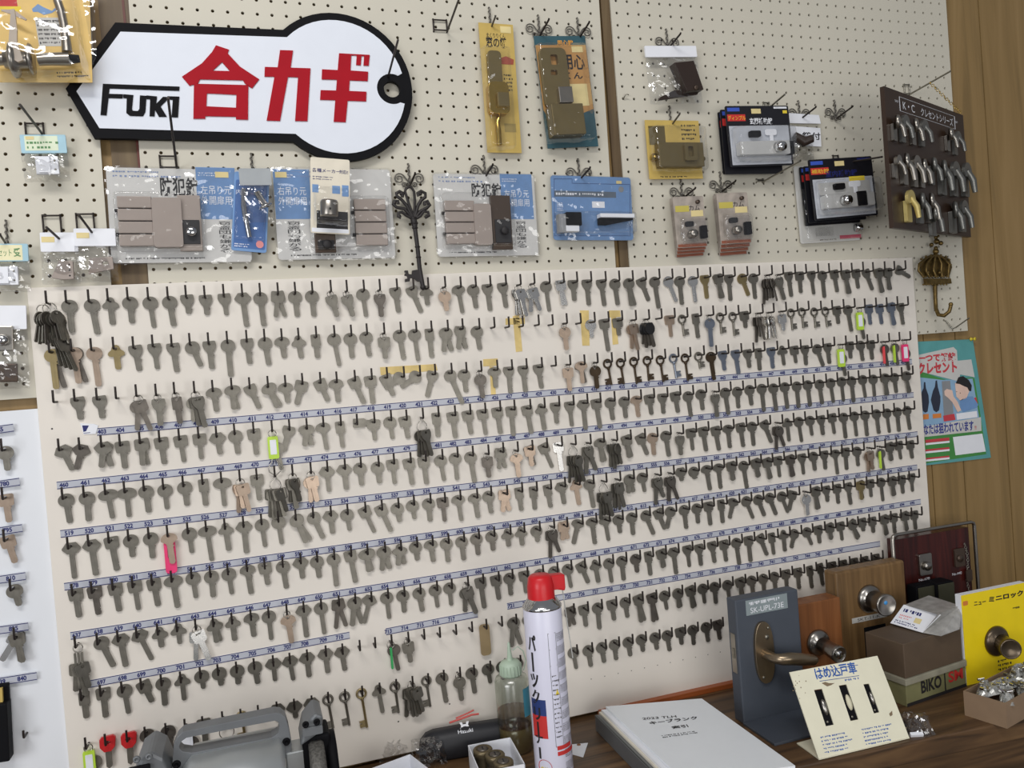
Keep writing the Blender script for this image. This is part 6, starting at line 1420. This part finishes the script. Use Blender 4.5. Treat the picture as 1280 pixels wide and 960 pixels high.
cx0 = S(62, 400)[0]; cx1 = S(285, 400)[0]; cy = S(150, 325)[1]
MB().prism([(cx0, 0), (cx1, 0), (cx1, cy - 40), (cx1 - 8, cy - 14), (cx1 - 22, cy - 3), (cx0 + 14, cy - 12), (cx0 + 2, cy - 40)], -40, 40).build('clamp_guard', M_DGR, km, bevel=5)
pl = MB().prism(rrect(S(70, 455)[0], S(70, 455)[1], S(185, 400)[0], S(70, 412)[1], 2, 2), 40, 46).build('clamp_plate', M_BLACK, km, bevel=1)
b_ = MB()
for p in ((92, 437), (160, 422)): b_.lathe([(0, 0), (5, 0), (4.5, 3), (2, 3), (2, 1), (0, 1)], (*S(*p, 46), 46), (0, 0, 1), 12)
b_.build('bolt', M_DGR, pl)
wx0 = S(985, 300)[0]; wx1 = S(1125, 300)[0]; wy = S(1050, 160)[1]
MB().prism([(wx0, wy - 42), (wx1 - 4, wy - 26), (wx1, wy - 4), (wx1 - 12, wy + 3), (wx0 + 8, wy - 14)], -35, 28).build('wheel_guard', M_DGR, km, bevel=4)
MB().box(wx0 + 4, 0, -40, wx1 + 8, wy - 34, 18).build('wheel_housing', M_BLACK, km, bevel=4)
MB().lathe([(0, 0), (48, 0), (52, 4), (52, 18), (48, 22), (0, 22)], (wx0 + 12, wy - 92, 24), (1, 0, 0), 40).build('brush_wheel', mat('steel_brush', (92, 90, 86), .6, .3, var=.5, scale=300), km)
MB().lathe([(0, 0), (46, 0), (50, 4), (50, 14), (0, 14)], (wx1 + 2, wy - 92, -5), (1, 0, 0), 36).build('motor_cover', M_BLACK, km)
pl = MB().prism(rrect(S(1003, 270)[0], S(1003, 268)[1], S(1108, 215)[0], S(1003, 222)[1], 2, 2), 28, 33).build('clamp_plate', M_DGR, km, bevel=1)
b_ = MB()
for p in ((1024, 245), (1086, 231)): b_.lathe([(0, 0), (5, 0), (4.5, 3), (2, 3), (2, 1), (0, 1)], (*S(*p, 33), 33), (0, 0, 1), 12)
b_.build('bolt', M_BLACK, pl)
MB().box(bx1 + 1, 0, -30, wx0 + 6, S(930, 380)[1], 14).build('shaft_casting', M_ALU, km, bevel=2)
MB().box(cx0 - 14, 0, -90, wx1 + 40, 30, 110).build('base', M_DGR, km, bevel=6)
# ================================================================ light
def area(name, loc, tgt, sx, sy, power, col=(1, 1, 1)):
    l = bpy.data.lights.new(name, 'AREA'); l.shape = 'RECTANGLE'; l.size = sx; l.size_y = sy; l.energy = power; l.color = col
    o = bpy.data.objects.new(name, l); COL.objects.link(o); o.location = loc
    o.rotation_euler = (Vector(tgt) - Vector(loc)).to_track_quat('-Z', 'Y').to_euler(); return o
area('ceiling_tube_and_fill', (-1.25, -1.8, 3.35), (-0.7, 0.0, 1.0), 1.4, 0.25, 30, (1.0, 0.97, 0.93))
area('ceiling_tube_and_fill', (-0.7, -3.3, 4.3), (-0.4, 0, 0.9), 1.6, 0.8, 14, (0.97, 0.98, 1.0))  # added high fill behind the camera, evens the light down the wall
area('added_left_fill', (-3.3, -2.9, 1.7), (-0.2, 0, 1.1), 1.6, 1.3, 47, (0.97, 0.98, 1.0))  # added fill out of view on the left, brightens the lower left
area('added_low_fill', (-0.1, -2.7, 1.15), (-0.1, 0, 0.95), 1.7, 1.0, 17, (1.0, 0.98, 0.95))  # added low fill facing the wall, lifts the lower right
w = bpy.data.worlds.new('world'); SC.world = w; w.use_nodes = True
bg = w.node_tree.nodes['Background']; bg.inputs[0].default_value = (0.90, 0.93, 1.0, 1); bg.inputs[1].default_value = 0.24
vs = SC.view_settings; vs.view_transform = 'Standard'; vs.look = 'None'; vs.gamma = 1.0; vs.use_curve_mapping = False; vs.exposure = -0.11
